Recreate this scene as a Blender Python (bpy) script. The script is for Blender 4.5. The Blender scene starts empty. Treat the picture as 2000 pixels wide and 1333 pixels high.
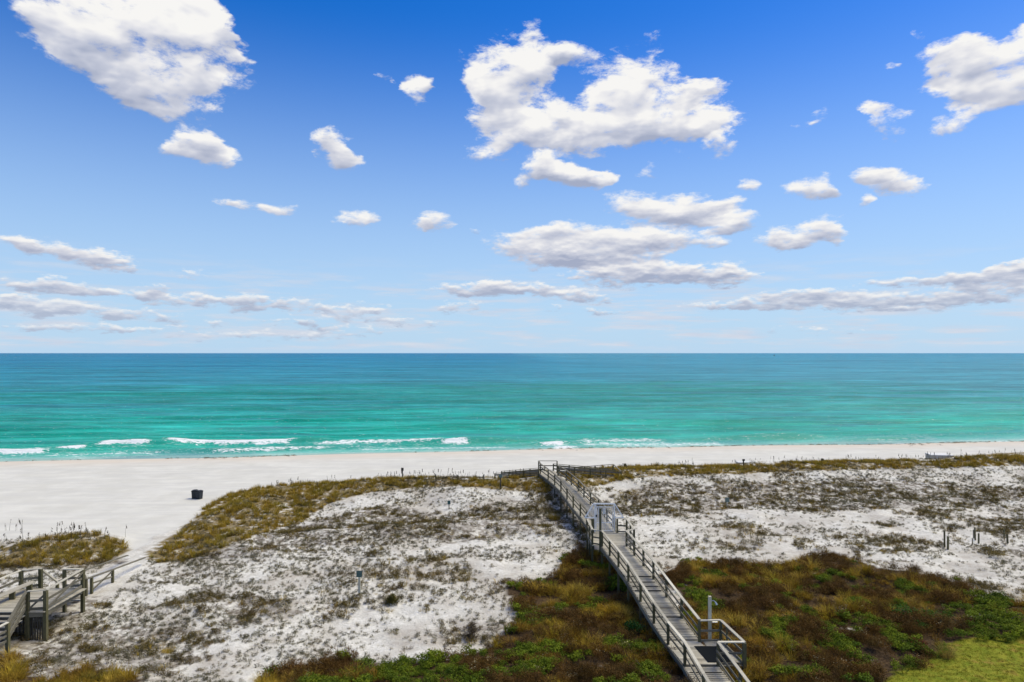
import bpy, bmesh, math, random
import numpy as np
from mathutils import Vector, Matrix

R = math.radians
random.seed(7)
rng = np.random.default_rng(7)
sc = bpy.context.scene
col = sc.collection

# ------------------------------------------------------------------ camera
CAM_Z = 17.0; F = 1300.0; HZ = 690.0
cd = bpy.data.cameras.new('camera')
cam = bpy.data.objects.new('camera', cd); col.objects.link(cam)
cam.location = (0, 0, CAM_Z); cam.rotation_euler = (R(90), 0, 0)
cd.sensor_width = 36; cd.lens = F / 2000 * 36
cd.shift_y = (HZ - 666.5) / 2000
cd.clip_start = 0.5; cd.clip_end = 200000
sc.camera = cam
sc.render.engine = 'CYCLES'
sc.cycles.use_denoising = True
sc.cycles.denoiser = 'OPENIMAGEDENOISE'; sc.cycles.denoising_input_passes = 'RGB_ALBEDO_NORMAL'
sc.cycles.use_adaptive_sampling = True; sc.cycles.adaptive_threshold = 0.012
sc.cycles.max_bounces = 5; sc.cycles.diffuse_bounces = 3; sc.cycles.glossy_bounces = 2
sc.cycles.transparent_max_bounces = 4
sc.view_settings.view_transform = 'Standard'
sc.view_settings.look = 'None'
sc.view_settings.exposure = 1.2
sc.view_settings.gamma = 1.0
sc.view_settings.use_curve_mapping = False

# ------------------------------------------------------------------ node helpers
class NT:
    def __init__(s, tree): s.t = tree; s.n = tree.nodes; s.l = tree.links
    def new(s, typ, **kw):
        n = s.n.new(typ)
        for k, v in kw.items(): setattr(n, k, v)
        return n
    def setin(s, sock, v):
        if hasattr(v, 'is_output') or isinstance(v, bpy.types.NodeSocket): s.l.new(v, sock)
        elif v is not None:
            if isinstance(v, (tuple, list)) and sock.type == 'RGBA' and len(v) == 3: v = (*v, 1)
            sock.default_value = v
    def math(s, op, a, b=None, c=None, clamp=False):
        n = s.new('ShaderNodeMath', operation=op, use_clamp=clamp)
        for i, v in enumerate((a, b, c)):
            if v is not None: s.setin(n.inputs[i], v)
        return n.outputs[0]
    def vec(s, op, a, b=None, c=None):
        n = s.new('ShaderNodeVectorMath', operation=op)
        for i, v in enumerate((a, b, c)):
            if v is not None: s.setin(n.inputs[i], v)
        return n.outputs[1] if op in ('DOT_PRODUCT', 'LENGTH', 'DISTANCE') else n.outputs[0]
    def noise(s, v, scale, detail=3, rough=0.5, dist=0.0, color=False):
        n = s.new('ShaderNodeTexNoise')
        s.setin(n.inputs['Vector'], v); n.inputs['Scale'].default_value = scale
        n.inputs['Detail'].default_value = detail; n.inputs['Roughness'].default_value = rough
        n.inputs['Distortion'].default_value = dist
        return n.outputs['Color'] if color else n.outputs['Fac']
    def ramp(s, f, a, b, smooth=True, c=0.0, d=1.0):
        n = s.new('ShaderNodeMapRange', interpolation_type='SMOOTHSTEP' if smooth else 'LINEAR')
        s.setin(n.inputs[0], f)
        for i, v in enumerate((a, b, c, d)): s.setin(n.inputs[1 + i], v)
        return n.outputs[0]
    def mix(s, f, a, b, blend='MIX'):
        n = s.new('ShaderNodeMix', data_type='RGBA', blend_type=blend)
        s.setin(n.inputs[0], f); s.setin(n.inputs[6], a); s.setin(n.inputs[7], b)
        return n.outputs[2]
    def comb(s, x, y, z):
        n = s.new('ShaderNodeCombineXYZ')
        for i, v in enumerate((x, y, z)): s.setin(n.inputs[i], v)
        return n.outputs[0]
    def sep(s, v):
        n = s.new('ShaderNodeSeparateXYZ'); s.setin(n.inputs[0], v); return n.outputs
    def colramp(s, f, stops):
        if len(stops) == 1: stops = [(0.0, stops[0][1]), (1.0, stops[0][1])]
        n = s.new('ShaderNodeValToRGB'); s.setin(n.inputs[0], f)
        e = n.color_ramp.elements
        while len(e) < len(stops): e.new(0.5)
        for i, (p, c) in enumerate(stops): e[i].position = p; e[i].color = (*c, 1)
        return n.outputs[0]

# ------------------------------------------------------------------ sky
SUN_EL, SUN_AZ = 58.0, 70.0            # azimuth from +Y (out to sea), positive to the right
world = bpy.data.worlds.new('World'); sc.world = world; world.use_nodes = True
world.cycles.sampling_method = 'MANUAL'; world.cycles.sample_map_resolution = 256
w = NT(world.node_tree); w.n.clear()
out = w.new('ShaderNodeOutputWorld')
tc = w.new('ShaderNodeTexCoord')
D = w.vec('NORMALIZE', tc.outputs['Generated'])
dx, dy, dz = w.sep(D)
sky = w.new('ShaderNodeTexSky', sky_type='NISHITA')
sky.sun_disc = False; sky.sun_elevation = R(SUN_EL); sky.sun_rotation = R(SUN_AZ)
sky.altitude = 10; sky.air_density = 1.0; sky.dust_density = 0.5; sky.ozone_density = 4.0
hs = w.new('ShaderNodeHueSaturation'); hs.inputs['Saturation'].default_value = 1.42
hs.inputs['Value'].default_value = 1.0
w.l.new(sky.outputs[0], hs.inputs['Color'])
bg = w.new('ShaderNodeBackground'); w.setin(bg.inputs[0], w.mix(1.0, hs.outputs[0], (0.88, 0.93, 1.27), 'MULTIPLY')); bg.inputs[1].default_value = 0.0535
# cloud field in azimuth / elevation
az = w.math('ARCTAN2', dx, dy); el = w.math('ARCSINE', dz)
P0 = w.comb(az, el, 0.0)
dstr = w.vec('MULTIPLY', D, (1.0, 1.0, 2.0))
lowf = w.ramp(el, 0.02, 0.30)
wn = w.noise(dstr, 9.0, 5, 0.6, color=True)
wv = w.vec('SUBTRACT', wn, (0.5, 0.5, 0.5))
wamp = w.ramp(el, 0.0, 0.35, False, 0.035, 0.12)
wv = w.vec('MULTIPLY', w.vec('MULTIPLY', wv, (1.0, 0.55, 0.0)), w.comb(wamp, wamp, wamp))
P = w.vec('ADD', P0, wv)
blobs = [
 # big cloud upper left
 (260,90,120,60,1),(230,60,90,50,1),(360,110,70,50,.9),(200,30,120,60,1),(320,40,110,70,1.1),(330,110,120,60,1),(345,180,75,45,1),(270,150,80,45,.9),(440,128,45,16,.7),(150,90,80,35,.55),(60,30,50,25,.45),(380,60,70,60,1),(300,205,50,25,.6),
 (385,283,55,28,1),(425,305,42,20,.9),(345,285,30,22,.5),(648,290,36,28,.85),(660,315,28,22,.8),
 (415,392,34,9,.8),(480,398,45,13,.9),(545,404,30,12,.9),(787,176,20,26,.7),(808,155,14,16,.6),
 # centre group
 (1000,125,70,50,1),(1020,170,60,50,1),(955,160,40,30,.7),(975,215,50,35,.8),(1020,260,75,32,.9),(945,292,45,18,.7),
 (1235,180,85,50,1.05),(1275,215,105,50,1.1),(1180,235,100,45,1),(1120,270,80,32,.9),(1350,240,80,28,.85),(1415,285,32,24,.9),(1350,180,50,16,.6),(1165,105,60,22,.7),(1105,100,25,24,.55),(1260,82,38,10,.5),(1150,300,50,18,.7),
 (1065,335,52,20,1),(1130,348,60,16,.9),(1175,348,25,14,.7),
 (1240,395,48,22,.85),(1340,405,80,24,.95),(1300,425,70,16,.7),(1430,432,58,18,.9),(1400,404,60,10,.6),
 (1030,478,75,24,1),(1150,462,110,24,1.1),(1200,490,120,28,1.1),(1290,465,85,20,1),(1100,500,100,20,1),(1400,472,28,13,.8),
 (1230,536,110,22,1),(1350,530,105,18,1),(1420,543,60,12,.8),
 (930,565,90,11,.9),(1010,565,90,12,.9),(1130,578,70,10,.9),(905,600,48,11,.8),
 (1450,362,26,12,.85),(1580,368,36,22,1),(1605,380,24,14,.8),(1730,358,45,20,1),(1765,372,26,14,.8),(1695,345,26,14,.6),(1668,392,15,8,.8),
 (1560,462,70,20,1),(1600,440,42,22,.8),(1530,478,50,14,.8),(1630,460,40,14,.8),
 (1740,235,38,22,.85),(1730,208,30,12,.7),(1600,232,40,9,.5),(1727,132,17,9,.8),
 (1850,115,70,30,.9),(1930,105,100,34,1.1),(1890,150,100,34,1),(1960,175,80,34,1),(1860,225,42,24,.9),(1990,120,60,60,1),
 (1560,246,26,7,.6),(930,455,15,6,.6),(1790,65,13,12,.6),(1268,332,22,14,.65),(732,157,14,5,.5),(905,108,14,12,.5),(1040,60,16,20,.5),(1380,165,40,12,.6),(1110,345,90,14,.5),(1350,300,20,8,.6),
 (250,642,130,8,.6),(520,656,130,8,.6),(700,648,70,9,.55),(80,640,60,8,.5),(590,630,80,10,.55),(1150,606,90,6,.6),(1560,645,110,6,.5),
 (700,427,38,15,1),(660,435,20,8,.5),(848,435,30,17,1),(820,443,20,8,.7),(785,437,18,10,.55),
 (40,472,45,11,.9),(105,482,60,18,1),(195,500,60,18,1),(240,517,46,12,.9),
 (110,558,95,14,1),(165,572,38,10,.8),(372,532,36,11,.9),(300,556,26,11,.9),
 (260,573,55,8,.8),(370,582,75,12,.95),(500,594,60,14,.9),(590,602,50,10,.8),(700,610,70,12,.8),(800,628,45,7,.7),
 (60,600,80,14,.8),(170,608,90,12,.8),(300,616,80,10,.75),(400,634,40,6,.7),(20,592,40,8,.6),
 (1985,520,55,14,1.1),(1920,540,90,15,1.1),(1960,565,110,14,1.1),(1800,548,110,7,.8),(1580,575,80,11,.9),(1700,582,120,10,.9),(1500,592,110,9,.8),(1640,600,160,8,.8),(1800,603,100,4,.6),(1400,598,80,6,.6),(1850,585,90,8,.8),
]
acc = None
for (u, v, rx, ry, wt) in blobs:
    X = (u - 1000) / F; Z = (HZ - v) / F; s2 = 1 + X * X
    a0 = math.atan(X); e0 = math.atan(Z / math.sqrt(s2))
    k_ = 1.50 if v < 350 else 1.46
    ra = rx * k_ / F / s2; re = ry * (k_ if v < 540 else 1.9) / F / math.sqrt(s2)
    q = w.vec('MULTIPLY_ADD', P, (1 / ra, 1 / re, 0), (-a0 / ra, -e0 / re, wt))
    dd = w.vec('DOT_PRODUCT', q, q)
    m = w.math('MAXIMUM', w.math('SUBTRACT', 1 + wt * wt, dd), 0.0)
    acc = w.vec('MULTIPLY_ADD', q, w.comb(m, m, m), acc if acc is not None else (0, 0, 0))
ax, ay, az_ = w.sep(acc)
# clouds all round the rest of the sky, same kind
gz = w.math('MAXIMUM', dz, 0.06)
pl = w.comb(w.math('DIVIDE', dx, gz), w.math('DIVIDE', dy, gz), 0.0)
gn = w.noise(pl, 0.55, 4, 0.55)
gmask = w.math('MAXIMUM', w.ramp(w.math('ABSOLUTE', az), 0.70, 0.82), w.ramp(el, 0.56, 0.66))
gmask = w.math('MULTIPLY', gmask, w.ramp(el, 0.02, 0.08))
gen = w.math('MULTIPLY', w.ramp(gn, 0.50, 0.64), gmask)
dens = w.math('ADD', w.math('MINIMUM', az_, 1.28), gen)
nA = w.noise(dstr, 14.0, 9, 0.66, 0.15)
dlow = w.vec('MULTIPLY', D, (1.0, 1.0, 3.0))
nB = w.noise(dlow, 34.0, 7, 0.64)
n = w.new('ShaderNodeMix'); w.setin(n.inputs[0], lowf); w.setin(n.inputs[2], nB); w.setin(n.inputs[3], nA); nn = n.outputs[0]
dd = w.math('MULTIPLY_ADD', w.math('SUBTRACT', nn, 0.5), 4.1, dens)
alpha = w.ramp(dd, 0.36, 1.12)
alpha = w.math('MULTIPLY', alpha, w.ramp(dens, 0.02, 0.22))
# shading of the cloud body: bright tops, grey bases, billows
offs = w.vec('ADD', dstr, (-0.006, 0.0, 0.028))
nA2 = w.noise(offs, 14.0, 3, 0.5, 0.2); nA1 = w.noise(dstr, 14.0, 3, 0.5, 0.2)
nB2 = w.noise(w.vec('ADD', dlow, (0, 0, 0.012)), 34.0, 3, 0.5); nB1 = w.noise(dlow, 34.0, 3, 0.5)
n = w.new('ShaderNodeMix'); w.setin(n.inputs[0], lowf); w.setin(n.inputs[2], nB2); w.setin(n.inputs[3], nA2); nn2 = n.outputs[0]
n = w.new('ShaderNodeMix'); w.setin(n.inputs[0], lowf); w.setin(n.inputs[2], nB1); w.setin(n.inputs[3], nA1)
emb = w.math('ADD', w.math('SUBTRACT', n.outputs[0], nn2), w.math('MULTIPLY', w.math('SUBTRACT', nn, n.outputs[0]), .35))
sy = w.math('DIVIDE', ay, w.math('MAXIMUM', az_, 0.15))
thick = w.ramp(dd, 0.6, 1.6)
lit = w.math('MULTIPLY_ADD', sy, 0.95, w.ramp(el, 0.05, 0.22, True, 0.52, 0.86))
lit = w.math('MULTIPLY_ADD', emb, 2.6, lit)
lit = w.math('SUBTRACT', lit, w.math('MULTIPLY', thick, w.ramp(el, 0.05, 0.35, True, 0.34, 0.16)))
ccol = w.colramp(lit, [(0.0, (0.40, 0.45, 0.60)), (0.45, (0.62, 0.65, 0.76)), (0.8, (0.88, 0.88, 0.91)), (1.0, (1.0, 0.99, 0.97))])
hazef = w.ramp(el, 0.0, 0.14, True, 0.45, 0.0)
ccol = w.mix(hazef, ccol, (0.62, 0.74, 0.88))
cbg = w.new('ShaderNodeBackground'); w.setin(cbg.inputs[0], ccol); cbg.inputs[1].default_value = 0.405
# faint streaks above the horizon
stv = w.comb(w.math('MULTIPLY', az, 7.0), w.math('MULTIPLY', el, 60.0), 0.0)
stn = w.noise(stv, 1.0, 6, 0.62)
st = w.math('MULTIPLY', w.ramp(stn, 0.44, 0.66), w.math('MULTIPLY', w.ramp(el, 0.0, 0.012), w.ramp(el, 0.15, 0.06)))
sbg = w.new('ShaderNodeBackground'); sbg.inputs[1].default_value = 0.38
w.setin(sbg.inputs[0], w.mix(w.noise(stv, 2.2, 3), (0.60, 0.68, 0.86), (0.88, 0.90, 0.95)))
hz = w.new('ShaderNodeBackground'); hz.inputs[0].default_value = (0.51, 0.72, 0.93, 1); hz.inputs[1].default_value = 0.42
m0 = w.new('ShaderNodeMixShader'); w.setin(m0.inputs[0], w.ramp(el, 0.49, -0.02, True, 0.0, 0.92)); w.l.new(bg.outputs[0], m0.inputs[1]); w.l.new(hz.outputs[0], m0.inputs[2])
m1 = w.new('ShaderNodeMixShader'); w.setin(m1.inputs[0], w.math('MULTIPLY', st, 0.9)); w.l.new(m0.outputs[0], m1.inputs[1]); w.l.new(sbg.outputs[0], m1.inputs[2])
m2 = w.new('ShaderNodeMixShader'); w.setin(m2.inputs[0], alpha); w.l.new(m1.outputs[0], m2.inputs[1]); w.l.new(cbg.outputs[0], m2.inputs[2])
w.l.new(m2.outputs[0], out.inputs[0])

# ------------------------------------------------------------------ sun
sd = bpy.data.lights.new('sun', 'SUN'); sd.energy = 1.56; sd.angle = R(38); sd.color = (1.0, 0.90, 0.60)
sun = bpy.data.objects.new('sun', sd); col.objects.link(sun)
sdir = Vector((math.sin(R(SUN_AZ)) * math.cos(R(SUN_EL)), math.cos(R(SUN_AZ)) * math.cos(R(SUN_EL)), math.sin(R(SUN_EL))))
sun.rotation_euler = sdir.to_track_quat('Z', 'Y').to_euler(); sun.location = (0, 0, 60)

# ------------------------------------------------------------------ numpy noise and terrain
def _hash(ix, iy, seed):
    h = (ix.astype(np.int64) * 374761393 + iy.astype(np.int64) * 668265263 + seed * 974711) & 0xffffffff
    h = ((h ^ (h >> 13)) * 1274126177) & 0xffffffff
    return ((h ^ (h >> 16)) & 0xffff) / 65535.0
def vnoise(x, y, seed=0):
    x = np.asarray(x, float); y = np.asarray(y, float)
    ix = np.floor(x); iy = np.floor(y); fx = x - ix; fy = y - iy
    fx = fx * fx * (3 - 2 * fx); fy = fy * fy * (3 - 2 * fy)
    a = _hash(ix, iy, seed); b = _hash(ix + 1, iy, seed); c = _hash(ix, iy + 1, seed); d = _hash(ix + 1, iy + 1, seed)
    return (a * (1 - fx) + b * fx) * (1 - fy) + (c * (1 - fx) + d * fx) * fy
def fbm(x, y, seed=0, o=4):
    s = 0; a = 0.5; t = 0
    for i in range(o): s = s + a * vnoise(x * 2 ** i, y * 2 ** i, seed + i * 17); t += a; a *= 0.5
    return s / t
def sstep(a, b, x): t = np.clip((x - a) / (b - a), 0, 1); return t * t * (3 - 2 * t)

def shore(x): return 116.3 + 0.135 * x + 1.0 * np.sin(x * 0.045 + 1) + 0.35 * np.sin(x * 0.17)
CX = [-400, -60, -40, -32, -29, -27.5, -26, -21.5, -11, 0, 4, 9, 14, 31, 44, 57, 64, 120, 400]
CY = [20, 50, 52, 51.5, 54, 60, 66, 70, 71.6, 71.5, 71.8, 73.2, 76.5, 80, 82, 83, 83, 90, 125]
AX = [-400, -60, -34, -31, -29, -27, -24, -11, 8, 31, 48, 56, 62, 120]
AY = [1.1, 1.1, .9, .45, .1, .45, 1.1, 1.45, 1.75, 1.7, 1.6, 2.25, 2.1, 2.0]
def crest(x): return np.interp(x, CX, CY)
def pathx(y): return np.interp(y, [38, 42, 50, 57, 62], [-26.0, -26.2, -28.0, -29.4, -31])
def height(x, y):
    x = np.asarray(x, float); y = np.asarray(y, float)
    d = shore(x) - y
    b = np.interp(d, [-400, -60, -12, 0, 3, 9, 16, 40, 70, 100, 400], [-5, -4, -1.2, -0.05, 0.35, 1.2, 1.55, 1.95, 2.05, 2.1, 2.3])
    yc = crest(x) + 1.2 * (fbm(x / 7, x * 0 + 3.3, 5) - .5)
    t = y - yc
    sg = np.where(t > 0, 3.0, 7.0)
    A = np.interp(x, AX, AY) * (0.78 + 0.5 * fbm(x / 5.0, y / 6.0, 9, 3))
    ridge = A * np.exp(-(t / sg) ** 2)
    dune = sstep(2.5, -4, t)
    pth = 1 - sstep(1.3, 3.2, np.abs(x - pathx(y))) * 1.0
    pth = pth * sstep(63, 56, y) * sstep(36, 40, y)
    hum = dune * ((fbm(x / 9, y / 7, 21, 3) - 0.5) * 1.0 + (fbm(x / 2.2, y / 1.8, 31, 3) - .5) * 0.42)
    # a low terrace step across the middle left
    ty = np.interp(x, [-24, -20, -10, 0, 5], [50, 51.5, 54, 55, 53])
    ter = 0.45 * np.exp(-((y - ty - 1.0) / 2.0) ** 2) * sstep(-26, -20, x) * sstep(7, 3, x)
    land = sstep(33, 28, y) * sstep(18, 21, x)      # mown lawn corner
    near_bw = np.exp(-((x - 8) / 3.5) ** 2) * sstep(52, 46, y)
    s = (1 - pth) * (ridge + ter + hum * (1 - 0.6 * near_bw) * (1 - land)) - 0.12 * near_bw
    bt = 0.05 * (fbm(x / 3.0, y / 2.0, 77, 3) - .5) * sstep(4, 12, d)
    bt = bt + 0.022 * np.sin((y - 0.135 * x) * 3.2 + 1.5 * vnoise(x / 8, y / 8, 5)) * sstep(14, 20, d) * (1 - dune) * vnoise(x / 11, y / 6, 6)
    return b + s + bt

def proj(x, y, z):
    yy = np.maximum(y, 1.0)
    return 1000 + F * x / yy, HZ + F * (CAM_Z - z) / yy
def at(u, v):                       # the point of the terrain seen at photograph pixel u, v
    k = (v - HZ) / F
    Y = np.arange(22, 200, 0.05); X = (u - 1000) / F * Y
    hit = height(X, Y) >= CAM_Z - k * Y
    i = int(np.argmax(hit)); return float(X[i]), float(Y[i]), float(height(X[i], Y[i]))
def H(x, y): return float(height(x, y))
def unp(u, v, z):
    y = (CAM_Z - z) * F / (v - HZ); return (u - 1000) / F * y, y, z

def inpoly(u, v, poly):
    r = np.zeros(u.shape, bool); n = len(poly)
    for i in range(n):
        x1, y1 = poly[i]; x2, y2 = poly[(i + 1) % n]
        if y1 == y2: continue
        c = ((y1 > v) != (y2 > v)) & (u < (x2 - x1) * (v - y1) / (y2 - y1) + x1)
        r ^= c
    return r
# survey of the vegetation zones
Z_THICK = [
 [(985,1190),(1000,1150),(1060,1135),(1095,1110),(1125,1070),(1160,1075),(1240,1120),(1330,1240),(1420,1420),(380,1600),(500,1333),(560,1308),(640,1290),(760,1302),(900,1285),(960,1262),(1000,1215)],
 [(1290,1120),(1330,1100),(1400,1096),(1500,1106),(1560,1092),(1640,1090),(1700,1106),(1790,1118),(1870,1140),(1920,1165),(2000,1180),(3200,1330),(3200,1500),(2000,1246),(1890,1258),(1810,1300),(1750,1333),(1580,1420),(1440,1420),(1400,1300)],
 [(-600,1330),(0,1283),(30,1290),(60,1322),(130,1327),(190,1308),(260,1335),(200,1600),(-600,1700)],
]
Z_LAWN = [[(1560,1420),(1725,1333),(1785,1294),(1872,1252),(2000,1238),(3200,1500),(3200,3000),(1600,3000)]]
Z_RIDGE = [
 [(290,1100),(300,1070),(360,1030),(410,985),(440,965),(500,955),(560,945),(620,944),(700,938),(800,932),(900,936),(960,936),(1060,920),(1090,925),(1100,945),(1070,965),(960,955),(880,950),(800,955),(720,962),(640,985),(590,1020),(500,1045),(420,1075),(350,1098)],
 [(1095,925),(1130,918),(1190,912),(1300,909),(1450,910),(1600,902),(1760,898),(1820,903),(1880,893),(1950,885),(2100,880),(3400,830),(3400,870),(2000,910),(1850,915),(1700,917),(1550,921),(1400,927),(1250,932),(1180,946),(1130,955),(1105,940)],
 [(-900,1040),(0,1068),(80,1052),(170,1040),(235,1055),(250,1078),(225,1100),(120,1103),(60,1108),(0,1112),(-900,1130)],
]
Z_BROWN = [
 [(60,1260),(160,1225),(300,1210),(420,1240),(380,1300),(260,1340),(60,1340)],
 [(1190,985),(1280,940),(1400,950),(1500,940),(1640,935),(1800,940),(1900,950),(2000,955),(2600,960),(2600,1000),(2000,978),(1900,985),(1750,993),(1600,1000),(1450,990),(1300,1010),(1220,1005)],
 [(880,1010),(940,985),(1040,975),(1110,990),(1125,1030),(1060,1045),(960,1035)],
 [(400,1210),(440,1175),(520,1160),(580,1170),(600,1195),(520,1215),(430,1232)],
 [(1080,940),(1110,958),(1140,1000),(1165,1075),(1130,1075),(1100,1015),(1066,965)],
 [(-40,1170),(190,1170),(200,1215),(140,1285),(-40,1300)],
 [(640,1010),(760,985),(830,1000),(1010,1045),(900,1060),(760,1050),(600,1075),(430,1090),(330,1095),(420,1072),(520,1045)],
 [(830,1240),(890,1215),(960,1215),(1000,1240),(960,1265),(860,1260)],
 [(0,1105),(120,1100),(240,1085),(250,1100),(150,1125),(90,1105),(0,1130)],
 [(1890,1020),(1960,1010),(2060,1020),(2060,1040),(1960,1048),(1900,1038)],
 [(1880,1065),(1960,1075),(2100,1060),(2100,1100),(1960,1090)],
]
Z_BARE = [[(240,1120),(250,1085),(300,1050),(330,1035),(400,985),(430,962),(-900,900),(-900,1030),(0,1055),(90,1045),(180,1034),(240,1050),(252,1078),(225,1112)]]
def zone(x, y, z, polys, jit=0.9, seed=50):
    jx = (fbm(x / 1.6, y / 1.6, seed, 3) - .5) * 2 * jit; jy = (fbm(x / 1.6, y / 1.6, seed + 5, 3) - .5) * 2 * jit
    u, v = proj(x + jx, y + jy, z)
    r = np.zeros(np.shape(u), bool)
    for p in polys: r |= inpoly(u, v, p)
    return r & (y > 12)

# ------------------------------------------------------------------ object helpers
def link(o, parent=None):
    col.objects.link(o)
    if parent is not None: o.parent = parent
    return o
def tag(o, label=None, cat=None, group=None, kind=None):
    if label: o['label'] = label
    if cat: o['category'] = cat
    if group: o['group'] = group
    if kind: o['kind'] = kind
    return o
def thing(name, label, cat, loc=(0, 0, 0), group=None, rz=0):
    o = bpy.data.objects.new(name, None); o.location = loc; o.rotation_euler = (0, 0, rz); o.empty_display_size = 0.2
    link(o); return tag(o, label, cat, group)
def mesh_obj(name, V, Fc, mat, parent=None, smooth=False):
    me = bpy.data.meshes.new(name)
    V = np.asarray(V, float)
    q = parent
    while q is not None: V = V - np.array(q.location); q = q.parent
    me.from_pydata([tuple(p) for p in V], [], [tuple(f) for f in Fc]); me.update()
    if mat: me.materials.append(mat)
    if smooth:
        for p in me.polygons: p.use_smooth = True
    return link(bpy.data.objects.new(name, me), parent)
def grid_obj(name, xs, ys, zf, mat, attrs=None):
    X, Y = np.meshgrid(xs, ys); Zz = zf(X, Y)
    nv = X.size; nx = len(xs); ny = len(ys)
    me = bpy.data.meshes.new(name)
    me.vertices.add(nv)
    me.vertices.foreach_set('co', np.stack([X.ravel(), Y.ravel(), Zz.ravel()], 1).ravel().astype(np.float32))
    idx = np.arange(nv).reshape(ny, nx)
    q = np.stack([idx[:-1, :-1], idx[:-1, 1:], idx[1:, 1:], idx[1:, :-1]], -1).reshape(-1, 4)
    me.loops.add(q.size); me.loops.foreach_set('vertex_index', q.ravel().astype(np.int32))
    me.polygons.add(len(q)); me.polygons.foreach_set('loop_start', np.arange(0, q.size, 4, dtype=np.int32))
    me.polygons.foreach_set('loop_total', np.full(len(q), 4, dtype=np.int32))
    me.update(calc_edges=True)
    me.polygons.foreach_set('use_smooth', np.ones(len(q), bool))
    for k, arr in (attrs(X, Y, Zz) if attrs else {}).items():
        a = me.attributes.new(k, 'FLOAT', 'POINT'); a.data.foreach_set('value', arr.ravel().astype(np.float32))
    me.materials.append(mat)
    return link(bpy.data.objects.new(name, me))

BOXF = [(0, 1, 3, 2), (4, 6, 7, 5), (0, 4, 5, 1), (2, 3, 7, 6), (0, 2, 6, 4), (1, 5, 7, 3)]
def box_v(c, s, rz=0):
    V = []
    for i in (-.5, .5):
        for j in (-.5, .5):
            for k in (-.5, .5):
                x, y = i * s[0], j * s[1]
                V.append((c[0] + x * math.cos(rz) - y * math.sin(rz), c[1] + x * math.sin(rz) + y * math.cos(rz), c[2] + k * s[2]))
    return V
def beam_v(a, b, wd, ht, up=(0, 0, 1)):
    a = Vector(a); b = Vector(b); d = (b - a).normalized(); u = Vector(up)
    s = d.cross(u)
    if s.length < 1e-4: s = d.cross(Vector((0, 1, 0)))
    s.normalize(); u = s.cross(d)
    V = []
    for p in (a, b):
        for j in (-.5, .5):
            for k in (-.5, .5):
                V.append(tuple(p + s * (j * wd) + u * (k * ht)))
    return V
class MB:
    def __init__(s): s.V = []; s.F = []
    def add(s, V, Fc=BOXF):
        o = len(s.V); s.V += list(V); s.F += [tuple(i + o for i in f) for f in Fc]; return s
    def box(s, c, sz, rz=0): return s.add(box_v(c, sz, rz))
    def beam(s, a, b, wd, ht, up=(0, 0, 1)): return s.add(beam_v(a, b, wd, ht, up))
    def tube(s, pts, r, n=8):
        pts = [Vector(p) for p in pts]; V = []; Fc = []
        for i, p in enumerate(pts):
            d = (pts[min(i + 1, len(pts) - 1)] - pts[max(i - 1, 0)]).normalized()
            q = d.to_track_quat('Z', 'Y'); rr = r[i] if isinstance(r, (list, tuple)) else r
            for k in range(n):
                a = 2 * math.pi * k / n; V.append(tuple(p + q @ Vector((rr * math.cos(a), rr * math.sin(a), 0))))
        for i in range(len(pts) - 1):
            for k in range(n): Fc.append((i * n + k, i * n + (k + 1) % n, (i + 1) * n + (k + 1) % n, (i + 1) * n + k))
        Fc.append(tuple(range(n))[::-1]); Fc.append(tuple((len(pts) - 1) * n + k for k in range(n)))
        return s.add(V, Fc)
    def build(s, name, mat, parent=None, smooth=False): return mesh_obj(name, s.V, s.F, mat, parent, smooth)

# ------------------------------------------------------------------ materials
def material(name, rough=0.8, spec=0.3):
    m = bpy.data.materials.new(name); m.use_nodes = True
    t = NT(m.node_tree); b = t.n['Principled BSDF']
    b.inputs['Roughness'].default_value = rough; b.inputs['Specular IOR Level'].default_value = spec
    return m, t, b
def wood(name, c0, c1, cstain, amount=0.5, along=(4, 4, 4)):
    m, t, b = material(name, 0.85, 0.25)
    oi = t.new('ShaderNodeObjectInfo'); g = t.new('ShaderNodeNewGeometry')
    p = t.vec('ADD', g.outputs['Position'], t.vec('MULTIPLY', oi.outputs['Location'], (3.1, 1.7, 0)))
    n1 = t.noise(t.vec('MULTIPLY', p, along), 6, 5, 0.65)
    n2 = t.noise(p, 0.9, 4, 0.6)
    c = t.mix(t.ramp(n1, .3, .7), c0, c1)
    c = t.mix(t.math('MULTIPLY', t.ramp(n2, .45, .7), amount), c, cstain)
    rv = t.ramp(oi.outputs['Random'], 0, 1, False, 0.72, 1.18)
    c = t.mix(1.0, c, t.comb(rv, rv, rv), 'MULTIPLY')
    t.setin(b.inputs['Base Color'], c)
    bp = t.new('ShaderNodeBump'); bp.inputs['Strength'].default_value = 0.3; bp.inputs['Distance'].default_value = 0.01
    t.setin(bp.inputs['Height'], n1); t.l.new(bp.outputs[0], b.inputs['Normal'])
    return m
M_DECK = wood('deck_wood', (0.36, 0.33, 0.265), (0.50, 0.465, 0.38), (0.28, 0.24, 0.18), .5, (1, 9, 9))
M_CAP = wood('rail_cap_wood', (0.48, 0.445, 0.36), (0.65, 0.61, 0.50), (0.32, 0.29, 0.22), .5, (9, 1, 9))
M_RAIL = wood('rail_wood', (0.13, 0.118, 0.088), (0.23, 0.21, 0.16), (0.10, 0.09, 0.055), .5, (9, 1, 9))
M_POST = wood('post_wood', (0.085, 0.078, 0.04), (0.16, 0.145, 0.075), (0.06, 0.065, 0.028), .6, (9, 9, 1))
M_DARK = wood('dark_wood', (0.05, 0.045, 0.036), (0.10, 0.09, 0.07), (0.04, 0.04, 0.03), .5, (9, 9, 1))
M_PALE = wood('pale_wood', (0.50, 0.46, 0.34), (0.64, 0.59, 0.45), (0.30, 0.27, 0.19), .4, (9, 9, 1))
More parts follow.
